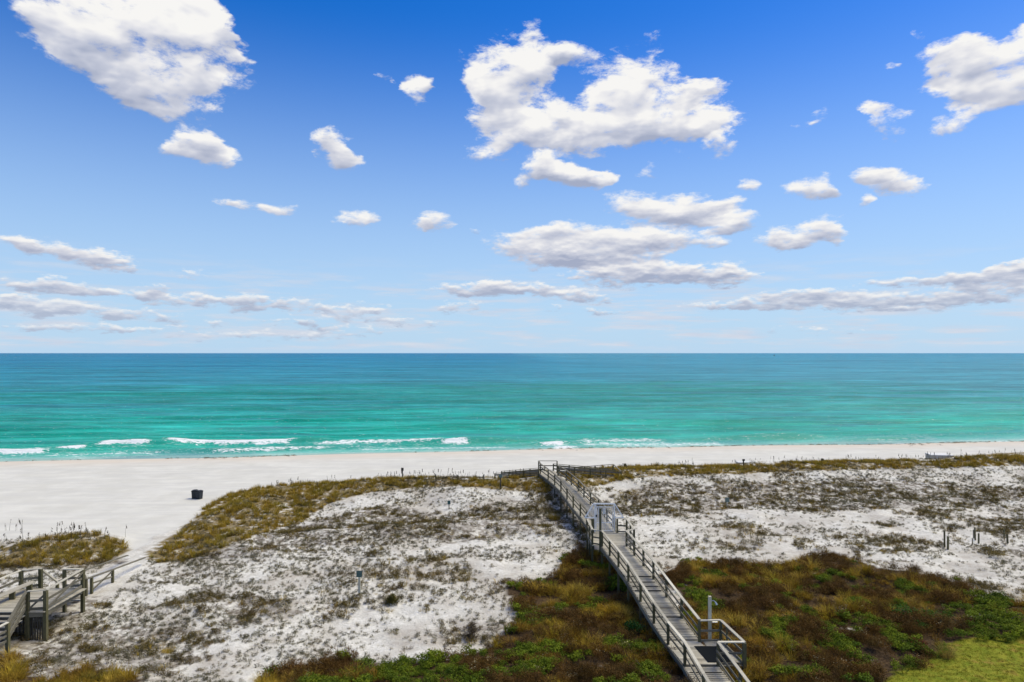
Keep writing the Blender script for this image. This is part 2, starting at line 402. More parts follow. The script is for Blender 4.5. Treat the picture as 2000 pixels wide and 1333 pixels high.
def plain(name, c, rough=0.6, spec=0.4, metal=0, var=0.12, sc_=8):
    m, t, b = material(name, rough, spec); b.inputs['Metallic'].default_value = metal
    g = t.new('ShaderNodeNewGeometry'); n = t.noise(g.outputs['Position'], sc_, 4, .6)
    v = t.ramp(n, .3, .7, False, 1 - var, 1 + var)
    t.setin(b.inputs['Base Color'], t.mix(1.0, c, t.comb(v, v, v), 'MULTIPLY')); return m
M_WHITE = plain('white_painted_metal', (.88, .88, .86), .45, .4, 0, .08)
M_SIGN = plain('white_sign_plate', (.78, .78, .76), .5)
M_TEAL = plain('teal_sign_plate', (.018, .085, .085), .5)
M_LTEAL = plain('faded_teal_plate', (.12, .17, .15), .5)
M_MAT = plain('black_rubber_mat', (.010, .012, .014), .95, .05, 0, .2, 30)
M_STEEL = plain('steel', (.6, .6, .6), .3, .5, .9)
M_BIN = plain('dark_grey_plastic', (.028, .034, .042), .6, .3, 0, .25, 5)
M_BINTRIM = plain('black_plastic', (.012, .013, .016), .6, .3)
M_BOX = plain('off_white_canvas', (.56, .52, .42), .8, .2, 0, .08, 3)
M_LID = plain('pale_lid', (.72, .71, .68), .6, .3)
M_HULL = plain('boat_hull', (.12, .13, .15), .6)

# sand
mS, t, b = material('sand', 0.95, 0.1)
g = t.new('ShaderNodeNewGeometry'); pos = g.outputs['Position']
px, py, pz = t.sep(pos)
d = t.math('SUBTRACT', t.math('MULTIPLY_ADD', px, 0.135, 116.3), py)
d = t.math('ADD', d, t.math('MULTIPLY_ADD', t.math('SINE', t.math('MULTIPLY_ADD', px, 0.045, 1.0)), 1.0, 0.0))
def attr(t, name, typ='GEOMETRY'):
    a = t.new('ShaderNodeAttribute', attribute_name=name, attribute_type=typ); return a.outputs['Fac']
inl = attr(t, 'inland'); lit_ = attr(t, 'litter'); gr_ = attr(t, 'grassy'); br_ = attr(t, 'brown'); lawn = attr(t, 'lawn')
nf = t.noise(pos, 0.35, 5, 0.6)
cb = t.mix(t.ramp(nf, .3, .7), (.61, .59, .53), (.70, .68, .62))
streak = t.noise(t.vec('MULTIPLY', pos, (0.10, 0.7, 1)), 1.0, 5, 0.65)
cb = t.mix(t.ramp(streak, .42, .62, True, 0, .5), cb, (.56, .545, .51))
trk = t.noise(t.vec('MULTIPLY', pos, (0.5, 6.0, 1)), 1.0, 5, 0.7)
cb = t.mix(t.math('MULTIPLY', t.ramp(trk, .55, .75), .25), cb, (.50, .48, .44))
# beach face tinted warm, darker where wet
warm = t.math('MULTIPLY', t.ramp(d, 20, 9), t.ramp(t.noise(t.vec('MULTIPLY', pos, (.12, .7, 1)), 1.0, 5, .65), .3, .6, True, .35, 1))
cb = t.mix(t.math('MULTIPLY', warm, .8), cb, (.66, .56, .45))
wet = t.ramp(t.math('ADD', d, t.math('MULTIPLY', t.noise(t.vec('MULTIPLY', pos, (.12, .4, 1)), 1.0, 4), 4.0)), 6.2, 3.4)
cb = t.mix(wet, cb, (.40, .35, .28))
nfine = t.noise(pos, 9, 4, 0.7); nmed = t.noise(pos, 2.2, 5, 0.68)
ci = t.mix(t.ramp(nmed, .38, .62), (.62, .595, .535), (.78, .755, .695))
debris = t.noise(t.vec('MULTIPLY', pos, (2.2, 3.5, 2.0)), 2.2, 6, 0.78)
ci = t.mix(t.math('MULTIPLY', t.ramp(debris, .52, .64), .6), ci, (.34, .30, .23))
flk = t.noise(pos, 13, 3, 0.7)
ci = t.mix(t.math('MULTIPLY', t.ramp(flk, .58, .68), .6), ci, (.17, .155, .125))
big = t.noise(pos, 0.28, 4, 0.6)
ci = t.mix(t.math('MULTIPLY', t.ramp(big, .42, .62), t.math('MULTIPLY', t.ramp(nmed, .36, .56), .65)), ci, (.36, .31, .25))
csand = t.mix(inl, cb, ci)
cgr = t.mix(t.ramp(nmed, .35, .65), (.17, .125, .05), (.28, .22, .12))
c = t.mix(t.math('MULTIPLY', gr_, t.ramp(t.noise(pos, 1.3, 4, .65), .36, .5)), csand, cgr)
cbr = t.mix(t.ramp(nmed, .35, .6), (.13, .105, .075), (.34, .31, .27))
c = t.mix(t.math('MULTIPLY', br_, t.ramp(t.noise(pos, 1.6, 4, .65), .40, .56)), c, cbr)
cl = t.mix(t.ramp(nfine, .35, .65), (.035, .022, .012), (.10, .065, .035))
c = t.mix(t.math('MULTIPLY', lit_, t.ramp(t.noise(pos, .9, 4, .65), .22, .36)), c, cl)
clw = t.mix(t.ramp(nmed, .3, .7), (.16, .20, .016), (.28, .27, .030))
clw = t.mix(t.ramp(t.noise(pos, 1.1, 3), .58, .72, True, 0, .6), clw, (.30, .19, .05))
c = t.mix(lawn, c, clw)
t.setin(b.inputs['Base Color'], c)
t.setin(b.inputs['Roughness'], t.mix(wet, (.95,) * 3, (.45,) * 3))
bp = t.new('ShaderNodeBump'); bp.inputs['Strength'].default_value = 0.8; bp.inputs['Distance'].default_value = 0.12
t.setin(bp.inputs['Height'], t.math('MULTIPLY', t.math('ADD', nmed, t.math('MULTIPLY', nfine, .3)), t.mix(inl, (.25,) * 3, (1,) * 3)))
t.l.new(bp.outputs[0], b.inputs['Normal'])

def grow(a, b, s0, k):
    r = [a]; s = s0
    while r[-1] < b: s *= k; r.append(r[-1] + s)
    return r
xs = np.array([-x for x in grow(72, 4000, .8, 1.25)][::-1] + list(np.arange(-71.6, 72, 0.34)) + grow(72.3, 4000, .8, 1.25))
ys = np.array([-y for y in grow(-22, 4000, .8, 1.3)][::-1] + list(np.arange(22.3, 92, 0.28)) + list(np.arange(92, 135, 0.7)) + grow(136, 1200, 1, 1.3))
def ground_attrs(X, Y, Z):
    return dict(inland=sstep(3.2, 0.5, Y - crest(X) + 1.5 * (fbm(X / 2, Y / 2, 3) - .5)) * (~zone(X, Y, Z, Z_BARE, .4)),
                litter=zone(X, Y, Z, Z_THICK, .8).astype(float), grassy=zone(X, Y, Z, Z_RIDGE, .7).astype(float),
                brown=zone(X, Y, Z, Z_BROWN, 1.2).astype(float), lawn=zone(X, Y, Z, Z_LAWN, .3).astype(float))
ground = grid_obj('ground', xs, ys, height, mS, ground_attrs)
tag(ground, 'white quartz sand of the beach and dunes', kind='structure')

# ------------------------------------------------------------------ sea
breakers = []      # x0, x1, ds, half width, strength
def brk(u0, u1, v, hw, s=1.0):
    x0, y0, _ = unp(u0, v, 0.25); x1, y1, _ = unp(u1, v, 0.25); xm = (x0 + x1) / 2
    breakers.append((x0, x1, (y0 + y1) / 2 - float(shore(xm)), hw, s))
brk(-120, 98, 884, 1.1); brk(120, 172, 879, .8); brk(196, 292, 873, .9); brk(328, 575, 866.5, 1.6, .95); brk(100, 330, 884, .5, .45); brk(420, 640, 879, .6, .6); brk(620, 870, 866.5, 1.6, .65); brk(700, 1000, 874, .9, .5); brk(860, 918, 866, 1.1)
brk(1050, 1110, 866, 1.8, .8); brk(1075, 1130, 873, 1.8, .85); brk(1130, 1420, 866, 2.6, .50); brk(1120, 1300, 860, 1.4, .5); brk(1700, 2200, 863, 1.8, .55); brk(1500, 1700, 868, 1, .5)
brk(-400, -150, 885, 1.2); brk(2100, 2500, 855, 1.0, .7)
rs = random.Random(11)
swells = [(b[0] - 6, b[1] + 6, b[2] - .1, .5, 1.4) for b in breakers if b[4] > .55]
for i in range(260):
    ds = 6 + 260 * rs.random() ** 1.4; xc = rs.uniform(-190, 190); L = rs.uniform(8, 32) * (1 + ds / 80)
    swells.append((xc - L, xc + L, ds, rs.uniform(.12, .32), rs.uniform(.8, 1.7) * (1 + ds / 120)))
for (u0, u1, v) in [(90, 350, 877), (180, 340, 873), (570, 640, 865), (905, 1060, 862), (1360, 1620, 855), (1180, 1320, 850), (1640, 1820, 857), (1000, 1250, 838), (1000, 1110, 814), (1330, 1500, 824), (1560, 1700, 776), (350, 600, 800), (370, 580, 848), (1350, 1560, 838), (1450, 1600, 856), (0, 250, 850), (560, 720, 822), (580, 640, 782), (1600, 1710, 868), (1820, 2000, 838), (900, 1010, 815), (680, 900, 800)]:
    x0, y0, _ = unp(u0, v, .2); x1, y1, _ = unp(u1, v, .2)
    swells.append((x0, x1, (y0 + y1) / 2 - float(shore((x0 + x1) / 2)), .48, 1.9))
def sea_fields(X, Y):
    ds = Y - shore(X)
    wob = 1.6 * (fbm(X / 16, X * 0 + ds * .02, 61, 3) - .5) * 2
    h = np.zeros_like(X); face = np.zeros_like(X); foam = np.zeros_like(X)
    near = (np.abs(X) < 400) & (ds < 420) & (ds > -5)
    x = X[near]; q = (ds + wob)[near]; hh = np.zeros_like(x); ff = np.zeros_like(x); fo = np.zeros_like(x)
    for k, (x0, x1, s0, A, wd) in enumerate(swells):
        c = (x0 + x1) / 2; hl = (x1 - x0) / 2
        tilt = 0.02 * math.sin(k * 2.4)
        e = np.clip(1 - ((x - c) / (hl * 1.25)) ** 2, 0, 1) ** .7
        t_ = (q - s0 - tilt * (x - c)) / wd
        ww = np.where(t_ < 0, t_ * 1.7, t_ * .7)
        hh += A * e * np.exp(-ww ** 2)
        ff = np.maximum(ff, e * min(1, A / .3) * np.exp(-((t_ + .35) / .55) ** 2))
    for (x0, x1, s0, hw, st) in breakers:
        e = sstep(x0 - 1, x0 + 2, x) * sstep(x1 + 1, x1 - 2, x)
        t_ = q - s0 + .5
        rag = hw * (.25 + 1.5 * fbm(x / 2.0, q * 0 + s0, 91, 3))
        f = np.where(t_ > 0, np.exp(-(t_ / (rag * 1.4)) ** 2), np.exp(-(t_ / rag) ** 2))
        fo = np.maximum(fo, e * f * st)
    h[near] = hh; face[near] = ff; foam[near] = fo
    return ds, h * sstep(-1, 4, ds), face, foam
def sea_h(X, Y):
    ds, h, f, fo = sea_fields(X, Y)
    chop = (fbm(X / 2.6, Y / 1.2, 14, 4) - .5) * .16 + (fbm(X / 9, Y / 3.5, 15, 3) - .5) * .22
    return h + chop * sstep(0, 12, ds) * sstep(900, 300, ds) + 0.12 * fo_clip(fo)
def fo_clip(f): return np.clip(f, 0, 1)
mW, t, b = material('sea_water', 0.12, 0.5)
b.inputs['IOR'].default_value = 1.33
g = t.new('ShaderNodeNewGeometry'); pos = g.outputs['Position']; px, py, pz = t.sep(pos)
d = t.math('SUBTRACT', py, t.math('MULTIPLY_ADD', px, 0.135, 116.3))
pw = t.noise(t.vec('MULTIPLY', pos, (.012, .03, 1)), 1.0, 4, .6)
dw = t.math('MULTIPLY', d, t.ramp(pw, .25, .75, False, .60, 1.5))
dl = t.math('DIVIDE', t.math('LOGARITHM', t.math('MAXIMUM', dw, 1.0), 10.0), 4.0)
wc = t.colramp(dl, [(0.0, (.38, .60, .52)), (.12, (.18, .55, .47)), (.25, (.04, .46, .36)), (.42, (.012, .41, .32)), (.55, (.03, .32, .37)), (.66, (.025, .28, .40)), (.78, (.016, .24, .41)), (1.0, (.008, .18, .37))])
pn = t.noise(t.vec('MULTIPLY', pos, (.03, .09, 1)), 1.0, 6, .62)
wc = t.mix(t.math('MULTIPLY', t.ramp(pn, .48, .68), .6), wc, (.05, .23, .29))
wc = t.mix(t.math('MULTIPLY', t.ramp(pn, .48, .28), .35), wc, (.02, .44, .35))
s1 = t.noise(t.vec('MULTIPLY', pos, (.006, .045, 1)), 1.0, 6, .66)
s2 = t.noise(t.vec('MULTIPLY', pos, (.0012, .008, 1)), 1.0, 6, .66)
wc = t.mix(t.math('MULTIPLY', t.ramp(s1, .50, .62), t.ramp(d, 20, 120, True, .15, .6)), wc, (.008, .20, .26))
wc = t.mix(t.math('MULTIPLY', t.ramp(s2, .50, .66), t.ramp(d, 150, 600, True, 0, .55)), wc, (.005, .15, .30))
wc = t.mix(t.math('MULTIPLY', t.ramp(s2, .48, .36), t.ramp(d, 150, 600, True, 0, .4)), wc, (.02, .28, .42))
wc = t.mix(t.math('MULTIPLY', t.ramp(px, -60, 260), t.math('MULTIPLY', t.ramp(d, 25, 90), .45)), wc, (.08, .36, .46))
rp = t.noise(t.vec('MULTIPLY', pos, (.12, .55, 1)), 1.0, 7, .76)
rq = t.noise(t.vec('MULTIPLY', pos, (.03, .16, 1)), 1.0, 7, .70)
rv = t.math('MULTIPLY', t.ramp(rp, .3, .7, False, .62, 1.38), t.ramp(rq, .3, .7, False, .60, 1.40))
n1_ = t.ramp(t.noise(t.vec('MULTIPLY', pos, (.022, .085, 1)), 1.0, 4, .7), .34, .66, False, -.30, .30)
n2_ = t.ramp(t.noise(t.vec('MULTIPLY', pos, (.007, .022, 1)), 1.0, 4, .7), .34, .66, False, -.26, .26)
n3_ = t.ramp(t.noise(t.vec('MULTIPLY', pos, (.0022, .005, 1)), 1.0, 5, .7), .34, .66, False, -.20, .20)
sm = t.math('ADD', t.math('MULTIPLY', n1_, t.ramp(d, 400, 150)), t.math('ADD', t.math('MULTIPLY', n2_, t.ramp(d, 60, 250)), t.math('MULTIPLY', n3_, t.ramp(d, 400, 1200))))
rv = t.math('MULTIPLY', rv, t.math('ADD', 1.0, sm))
wc = t.mix(t.ramp(d, 6, 30, True, .3, 1.0), wc, t.mix(1.0, wc, t.comb(rv, rv, rv), 'MULTIPLY'))  # light and dark of the ripples painted into the water colour
face = attr(t, 'face'); foam = attr(t, 'foam')
wc = t.mix(t.math('MULTIPLY', face, .7), wc, (.0, .30, .20))  # shoreward wave faces: their darker green shading is put into the colour
lace = t.noise(t.vec('MULTIPLY', pos, (.8, 1.7, 1)), 1.6, 8, .72, .6)
fm = t.ramp(t.math('ADD', foam, t.math('MULTIPLY', t.math('SUBTRACT', lace, .5), 3.2)), .36, .66)
# lacy foam between the breakers and the sand, and the thin edge of the swash
zone_ = t.math('MULTIPLY', t.ramp(d, -2, 2), t.ramp(d, 17, 4))
lc2 = t.noise(t.vec('MULTIPLY', pos, (.35, 1.1, 1)), 1.6, 8, .74, 1.2)
pat = t.ramp(t.noise(t.vec('MULTIPLY', pos, (.03, .06, 1)), 1.0, 3), .42, .62)
fm2 = t.math('MULTIPLY', t.math('MULTIPLY', t.ramp(lc2, .52, .68), zone_), t.math('MULTIPLY_ADD', pat, .75, .32))
ff = t.math('MAXIMUM', fm, fm2)
t.setin(b.inputs['Base Color'], t.mix(ff, wc, (.86, .88, .88)))
t.setin(b.inputs['Roughness'], t.mix(ff, (.16,) * 3, (.8,) * 3))
b.inputs['Specular IOR Level'].default_value = 0.0
r1 = t.noise(t.vec('MULTIPLY', pos, (.45, 1.1, 1)), 1.0, 7, .66)
r2 = t.noise(t.vec('MULTIPLY', pos, (.045, .26, 1)), 1.0, 6, .64)
r3 = t.noise(t.vec('MULTIPLY', pos, (.008, .03, 1)), 1.0, 5, .6)
fd = t.ramp(d, 60, 700)
hgt = t.math('ADD', t.math('MULTIPLY', r1, .35), t.math('ADD', t.math('MULTIPLY', r2, t.ramp(d, 10, 150, True, .8, 3.2)), t.math('MULTIPLY', r3, t.math('MULTIPLY', fd, 9.0))))
bp = t.new('ShaderNodeBump'); bp.inputs['Strength'].default_value = 1.0; bp.inputs['Distance'].default_value = 1.0
t.setin(bp.inputs['Height'], hgt); t.l.new(bp.outputs[0], b.inputs['Normal'])
gl = t.new('ShaderNodeBsdfGlossy'); gl.inputs['Roughness'].default_value = .22; t.l.new(bp.outputs[0], gl.inputs['Normal'])
lw = t.new('ShaderNodeLayerWeight'); lw.inputs['Blend'].default_value = .3; t.l.new(bp.outputs[0], lw.inputs['Normal'])
mxs = t.new('ShaderNodeMixShader'); t.setin(mxs.inputs[0], t.math('MULTIPLY', t.math('SUBTRACT', 1.0, ff), t.math('MULTIPLY_ADD', lw.outputs['Fresnel'], .34, .03)))
t.l.new(b.outputs[0], mxs.inputs[1]); t.l.new(gl.outputs[0], mxs.inputs[2]); t.l.new(mxs.outputs[0], t.n['Material Output'].inputs[0])
sx = np.array([-x for x in grow(125, 90000, 1.2, 1.22)][::-1] + list(np.arange(-124.5, 125, 0.5)) + grow(125.3, 90000, 1.2, 1.22))
sy_ = np.array(list(np.arange(84, 98, 1.0)) + list(np.arange(98, 170, 0.3)) + list(np.arange(170, 290, 0.8)) + grow(291, 110000, 1.2, 1.09))
def sea_attrs(X, Y, Z):
    ds, h, f, fo = sea_fields(X, Y); return dict(face=f, foam=fo)
sea = grid_obj('sea', sx, sy_, sea_h, mW, sea_attrs)
tag(sea, 'turquoise sea with low swells and white breakers', kind='structure')

# ------------------------------------------------------------------ vegetation
def foliage(name, cols, pos_cols, mixv=.5, rough=.8, tip=None):
    """leaf colour: per plant random pick, blended with patches that follow the ground"""
    m, t, b = material(name, rough, .15)
    oi = t.new('ShaderNodeObjectInfo'); g = t.new('ShaderNodeNewGeometry')
    k = len(cols)
    c = t.colramp(oi.outputs['Random'], [(i / max(1, k - 1), cc) for i, cc in enumerate(cols)])
    n = t.noise(g.outputs['Position'], .42, 4, .6)
    k = len(pos_cols)
    c2 = t.colramp(n, [(.32 + .36 * i / max(1, k - 1), cc) for i, cc in enumerate(pos_cols)])
    c = t.mix(mixv, c, c2)
    n2 = t.noise(g.outputs['Position'], 7, 3, .6); v = t.math('MULTIPLY', t.ramp(n2, .3, .7, False, .6, 1.45), t.ramp(t.math('FRACT', t.math('MULTIPLY', oi.outputs['Random'], 37.7)), 0, 1, False, .65, 1.35))
    c = t.mix(1.0, c, t.comb(v, v, v), 'MULTIPLY')
    t.setin(b.inputs['Base Color'], c)
    tr = t.new('ShaderNodeBsdfTranslucent'); t.setin(tr.inputs[0], c)
    mx = t.new('ShaderNodeMixShader'); mx.inputs[0].default_value = .3
    t.l.new(b.outputs[0], mx.inputs[1]); t.l.new(tr.outputs[0], mx.inputs[2])
    t.l.new(mx.outputs[0], t.n['Material Output'].inputs[0]); return m
GOLD, OLIVE, TAN, RUST = (.42, .26, .022), (.20, .18, .018), (.44, .31, .08), (.23, .11, .018)
DKBR, GREEN, LIME, GREY = (.075, .04, .014), (.10, .15, .012), (.23, .27, .015), (.25, .22, .15)
M_DG = foliage('dune_grass_blades', [OLIVE, GOLD, TAN, (.22, .17, .02)], [(.15, .145, .018), (.29, .21, .024), (.35, .22, .035)], .5)
M_TG = foliage('thicket_grass_blades', [OLIVE, GOLD, (.22, .17, .03), RUST, (.20, .11, .02)], [(.11, .12, .014), (.38, .25, .025), (.22, .11, .02), (.17, .17, .016)], .5)
M_RB = foliage('rust_brush_twigs', [DKBR, (.16, .08, .02), (.10, .06, .018), (.12, .09, .03)], [DKBR, (.17, .09, .018), (.09, .06, .018)], .5)
M_GL = foliage('green_leaves', [GREEN, (.05, .10, .010), LIME, (.13, .17, .015)], [(.06, .11, .010), (.15, .19, .012), (.07, .12, .012)], .5)
M_SB = foliage('sand_brush_leaves', [GREY, (.15, .14, .07), (.10, .09, .05), (.23, .17, .09)], [(.20, .18, .11), (.12, .115, .06), (.26, .20, .12)], .5)
M_BB = foliage('brown_brush_leaves', [(.15, .12, .04), (.11, .08, .035), (.20, .15, .04), (.08, .07, .025)], [(.17, .13, .035), (.11, .085, .035), (.18, .11, .035)], .5)
M_SO = foliage('sea_oat_straw', [(.10, .085, .055), (.06, .05, .035)], [(.09, .075, .05), (.12, .10, .06)], .5)
M_BG = foliage('golden_grass_blades', [GOLD, TAN, (.36, .26, .03), (.28, .26, .025)], [GOLD, (.33, .24, .02), (.40, .24, .03)], .5)
M_FL = plain('pale_seed_heads', (.60, .50, .28), .8)
M_STEM = plain('brown_stem', (.10, .075, .05), .9)

def blade(V, Fc, base, az_, lean, L, wd, droop, seg=2, r=rng):
    dx_, dy_ = math.cos(az_), math.sin(az_); px_, py_ = -dy_, dx_
    o = len(V); x, y, z = base; a = lean
    for i in range(seg + 1):
        ww = wd * (1 - i / seg * .85) / 2
        V.append((x - px_ * ww, y - py_ * ww, z)); V.append((x + px_ * ww, y + py_ * ww, z))
        if i < seg:
            s = L / seg; x += dx_ * math.sin(a) * s; y += dy_ * math.sin(a) * s; z += math.cos(a) * s; a += droop
    for i in range(seg): Fc.append((o + 2 * i, o + 2 * i + 1, o + 2 * i + 3, o + 2 * i + 2))
def tuft(n, Hh, rad, wd, lean=.5, droop=.5, seed=0):
    r = random.Random(seed); V = []; Fc = []
    for i in range(n):
        a = r.uniform(0, 2 * math.pi); q = rad * math.sqrt(r.random()) * .6
        blade(V, Fc, (q * math.cos(a), q * math.sin(a), -.03), a + r.uniform(-.7, .7), r.uniform(.05, lean), Hh * r.uniform(.55, 1.1), wd * r.uniform(.7, 1.4), r.uniform(.1, droop))
    return V, Fc
def leafball(n, Hh, rad, ls, seed=0, flat=.8, elong=1.3, twigs=10):
    r = random.Random(seed); V = []; Fc = []
    subs = [(r.uniform(-.55, .55) * rad, r.uniform(-.55, .55) * rad, Hh * r.uniform(.25, .75), rad * r.uniform(.35, .6)) for _ in range(6)]
    for i in range(n):
        cx, cy, cz, cr = r.choice(subs)
        v = Vector((r.gauss(0, 1), r.gauss(0, 1), r.gauss(0, 1))).normalized() * cr * (r.random() ** .4)
        p = Vector((cx, cy, cz)) + Vector((v.x, v.y, v.z * flat * Hh / rad * .7)); p.z = max(p.z, .01)
        nrm = (v.normalized() * .6 + Vector((r.uniform(-1, 1), r.uniform(-1, 1), r.uniform(.1, 1.4)))).normalized()
        q = nrm.to_track_quat('Z', 'Y'); an = r.uniform(0, 6.28); s = ls * r.uniform(.6, 1.4)
        a = q @ Vector((math.cos(an), math.sin(an), 0)) * s * elong; b_ = q @ Vector((-math.sin(an), math.cos(an), 0)) * s * .5
        o = len(V); V += [tuple(p - a * .5), tuple(p + b_), tuple(p + a * .5), tuple(p - b_)]; Fc.append((o, o + 1, o + 2, o + 3))
    for i in range(twigs):
        blade(V, Fc, (0, 0, -.05), r.uniform(0, 6.28), r.uniform(.1, 1.0), Hh * r.uniform(.6, 1.1), .015, .1)
    return V, Fc
def twiggy(n, Hh, rad, wd, seed=0):
    r = random.Random(seed); V = []; Fc = []
    for i in range(n):
        a = r.uniform(0, 6.28); q = rad * r.random() ** .7
        p = Vector((q * math.cos(a), q * math.sin(a), Hh * r.random() * (1 - (q / rad) ** 2 * .7)))
        d_ = Vector((r.uniform(-1, 1), r.uniform(-1, 1), r.uniform(-.2, 1.2))).normalized(); L = Hh * r.uniform(.3, .7)
        s = d_.cross(Vector((r.random(), r.random(), r.random()))).normalized() * wd * r.uniform(.6, 1.5)
        o = len(V); V += [tuple(p - s * .5), tuple(p + s * .5), tuple(p + d_ * L)]; Fc.append((o, o + 1, o + 2))
    return V, Fc
def src(name, VF, mat, extra=None):
    me = bpy.data.meshes.new(name); V, Fc = VF
    if extra: 
        o = len(V); V = V + extra[0]; n0 = len(Fc); Fc = Fc + [tuple(i + o for i in f) for f in extra[1]]
    me.from_pydata(V, [], Fc); me.update(); me.materials.append(mat)
    if extra:
        me.materials.append(extra[2])
        for p in me.polygons[n0:]: p.material_index = 1
    return bpy.data.objects.new(name, me)
def flecks(n, Hh, rad, s, seed):
    r = random.Random(seed); V = []; Fc = []
    for i in range(n):
        a = r.uniform(0, 6.28); q = rad * r.random(); p = Vector((q * math.cos(a), q * math.sin(a), Hh * r.uniform(.8, 1.1)))
        o = len(V); V += [tuple(p + Vector((s * r.uniform(-1, 1), s * r.uniform(-1, 1), s * r.uniform(-1, 1)))) for _ in range(3)]; Fc.append((o, o + 1, o + 2))
    return V, Fc
def oat(seed, Hh=1.0):
    r = random.Random(seed); V = []; Fc = []
    a = r.uniform(0, 6.28); blade(V, Fc, (0, 0, -.1), a, .04, Hh, .030, .06, 4)
    top = Vector(V[-1])
    for i in range(9):
        p = top - Vector((0, 0, i * .035)); d_ = Vector((math.cos(a) * .5 + r.uniform(-.3, .3), math.sin(a) * .5 + r.uniform(-.3, .3), -.2)) * .12
        o = len(V); V += [tuple(p), tuple(p + d_ + Vector((0, 0, .03))), tuple(p + d_ - Vector((0, 0, .05)))]; Fc.append((o, o + 1, o + 2))
    return V, Fc

def scatter(name, label, pts, scl, idx, sources, tilt=.15):
    """one object: a cloud of rooted points that carries plants by geometry nodes"""
    c = bpy.data.collections.new(name + '_kinds')
    for i, s in enumerate(sources): s.name = '%s_kind_%02d' % (name, i); c.objects.link(s)
    n = len(pts); me = bpy.data.meshes.new(name); me.vertices.add(n)
    me.vertices.foreach_set('co', np.asarray(pts, np.float32).ravel())
    rot = np.stack([rng.normal(0, tilt, n), rng.normal(0, tilt, n), rng.uniform(0, 6.283, n)], 1)
    a = me.attributes.new('rot', 'FLOAT_VECTOR', 'POINT'); a.data.foreach_set('vector', rot.astype(np.float32).ravel())
    a = me.attributes.new('scl', 'FLOAT', 'POINT'); a.data.foreach_set('value', np.asarray(scl, np.float32))
    a = me.attributes.new('kid', 'INT', 'POINT'); a.data.foreach_set('value', np.asarray(idx, np.int32))
    me.update(); o = link(bpy.data.objects.new(name, me))
    ng = bpy.data.node_groups.new(name, 'GeometryNodeTree')
    ng.interface.new_socket('Geometry', in_out='INPUT', socket_type='NodeSocketGeometry')
    ng.interface.new_socket('Geometry', in_out='OUTPUT', socket_type='NodeSocketGeometry')
    N = ng.nodes; L = ng.links
    gi = N.new('NodeGroupInput'); go = N.new('NodeGroupOutput'); ip = N.new('GeometryNodeInstanceOnPoints')
    ci_ = N.new('GeometryNodeCollectionInfo'); ci_.inputs['Collection'].default_value = c
    ci_.inputs['Separate Children'].default_value = True; ci_.inputs['Reset Children'].default_value = True
    def na(nm, ty):
        x = N.new('GeometryNodeInputNamedAttribute'); x.data_type = ty; x.inputs[0].default_value = nm; return x.outputs[0]
    L.new(gi.outputs[0], ip.inputs['Points']); L.new(ci_.outputs[0], ip.inputs['Instance'])
    ip.inputs['Pick Instance'].default_value = True
    L.new(na('kid', 'INT'), ip.inputs['Instance Index']); L.new(na('rot', 'FLOAT_VECTOR'), ip.inputs['Rotation'])
    L.new(na('scl', 'FLOAT'), ip.inputs['Scale']); L.new(ip.outputs[0], go.inputs[0])
    md = o.modifiers.new('scatter', 'NODES'); md.node_group = ng
    return tag(o, label, kind='stuff')

def cand(n, y0, y1, pad=8):
    # uniform per square metre over the wedge that the camera can plausibly see, stepped aside a little
    y = rng.uniform(y0, y1, n * 2); k = rng.random(n * 2) < (y * .80 + pad) / (y1 * .80 + pad); y = y[k]
    x = rng.uniform(-1, 1, len(y)) * (y * .80 + pad); z = height(x, y); return x, y, z
def off_walk(x, y, m=0.0):
    l = np.interp(y, WY, WL) - m; r_ = np.interp(y, WY, WR) + m
    bad = (x > l) & (x < r_) & ((y < 39) | (y > 66)) & (y < 73)
    bad |= (x > 9) & (x < 11) & (y > 30.8) & (y < 33.8)
    bad |= (x > -29) & (x < -24.6) & (((y > 30) & (y < 34.6)) | ((y > 38.3) & (y < 41)))
    bad |= (np.abs(x - pathx(y)) < 1.3) & (y > 38) & (y < 58)
    return ~bad
WY = [20, 27.8, 31, 33.5, 35.7, 40, 46.5, 46.8, 50, 50.2, 54.5, 60, 63, 66.5, 70.6]
WL = [8.6, 8.25, 8.05, 7.75, 7.43, 6.9, 6.3, 5.65, 5.65, 6.0, 5.49, 4.9, 4.63, 4.0, 3.0]
WR = [10.4, 9.94, 9.6, 9.43, 9.1, 8.5, 8.0, 8.6, 8.6, 7.75, 7.3, 6.7, 6.28, 5.73, 4.8]

# dune ridge grass
x, y, z = cand(62000, 40, 96)
dn = zone(x, y, z, Z_RIDGE, .7) & off_walk(x, y, -.5)
cl = fbm(x / .8, y / .8, 101, 3)
keep = dn & (cl > .42 + .12 * (fbm(x / 3, y / 2, 103, 3) > .50)) & (rng.random(len(x)) < np.where(y > 60, .9, .7))
x, y, z = x[keep], y[keep], z[keep]
scatter('dune_grass', 'golden olive dune grass along the crest of the foredune', np.stack([x, y, z], 1), rng.uniform(.6, 1.25, len(x)), rng.integers(0, 3, len(x)),
        [src('k', tuft(34, .46, .22, .022, .75, .6, s), M_DG) for s in (1, 2, 3)])
# stalks on the crest
x, y, z = cand(60000, 40, 96)
tt = y - crest(x)
keep = (tt > -2.5) & (tt < 2.0) & (rng.random(len(x)) < .10) & off_walk(x, y) & (fbm(x / 3, y / 3, 8) > .42) & ((np.abs(x + 28) > 3) | (y < 50))
x, y, z = x[keep], y[keep], z[keep]
scatter('sea_oats', 'thin dry sea oat stalks on the dune crest', np.stack([x, y, z], 1), rng.uniform(.5, 1.15, len(x)), rng.integers(0, 3, len(x)), [src('k', oat(s), M_SO) for s in (4, 5, 6)], .05)
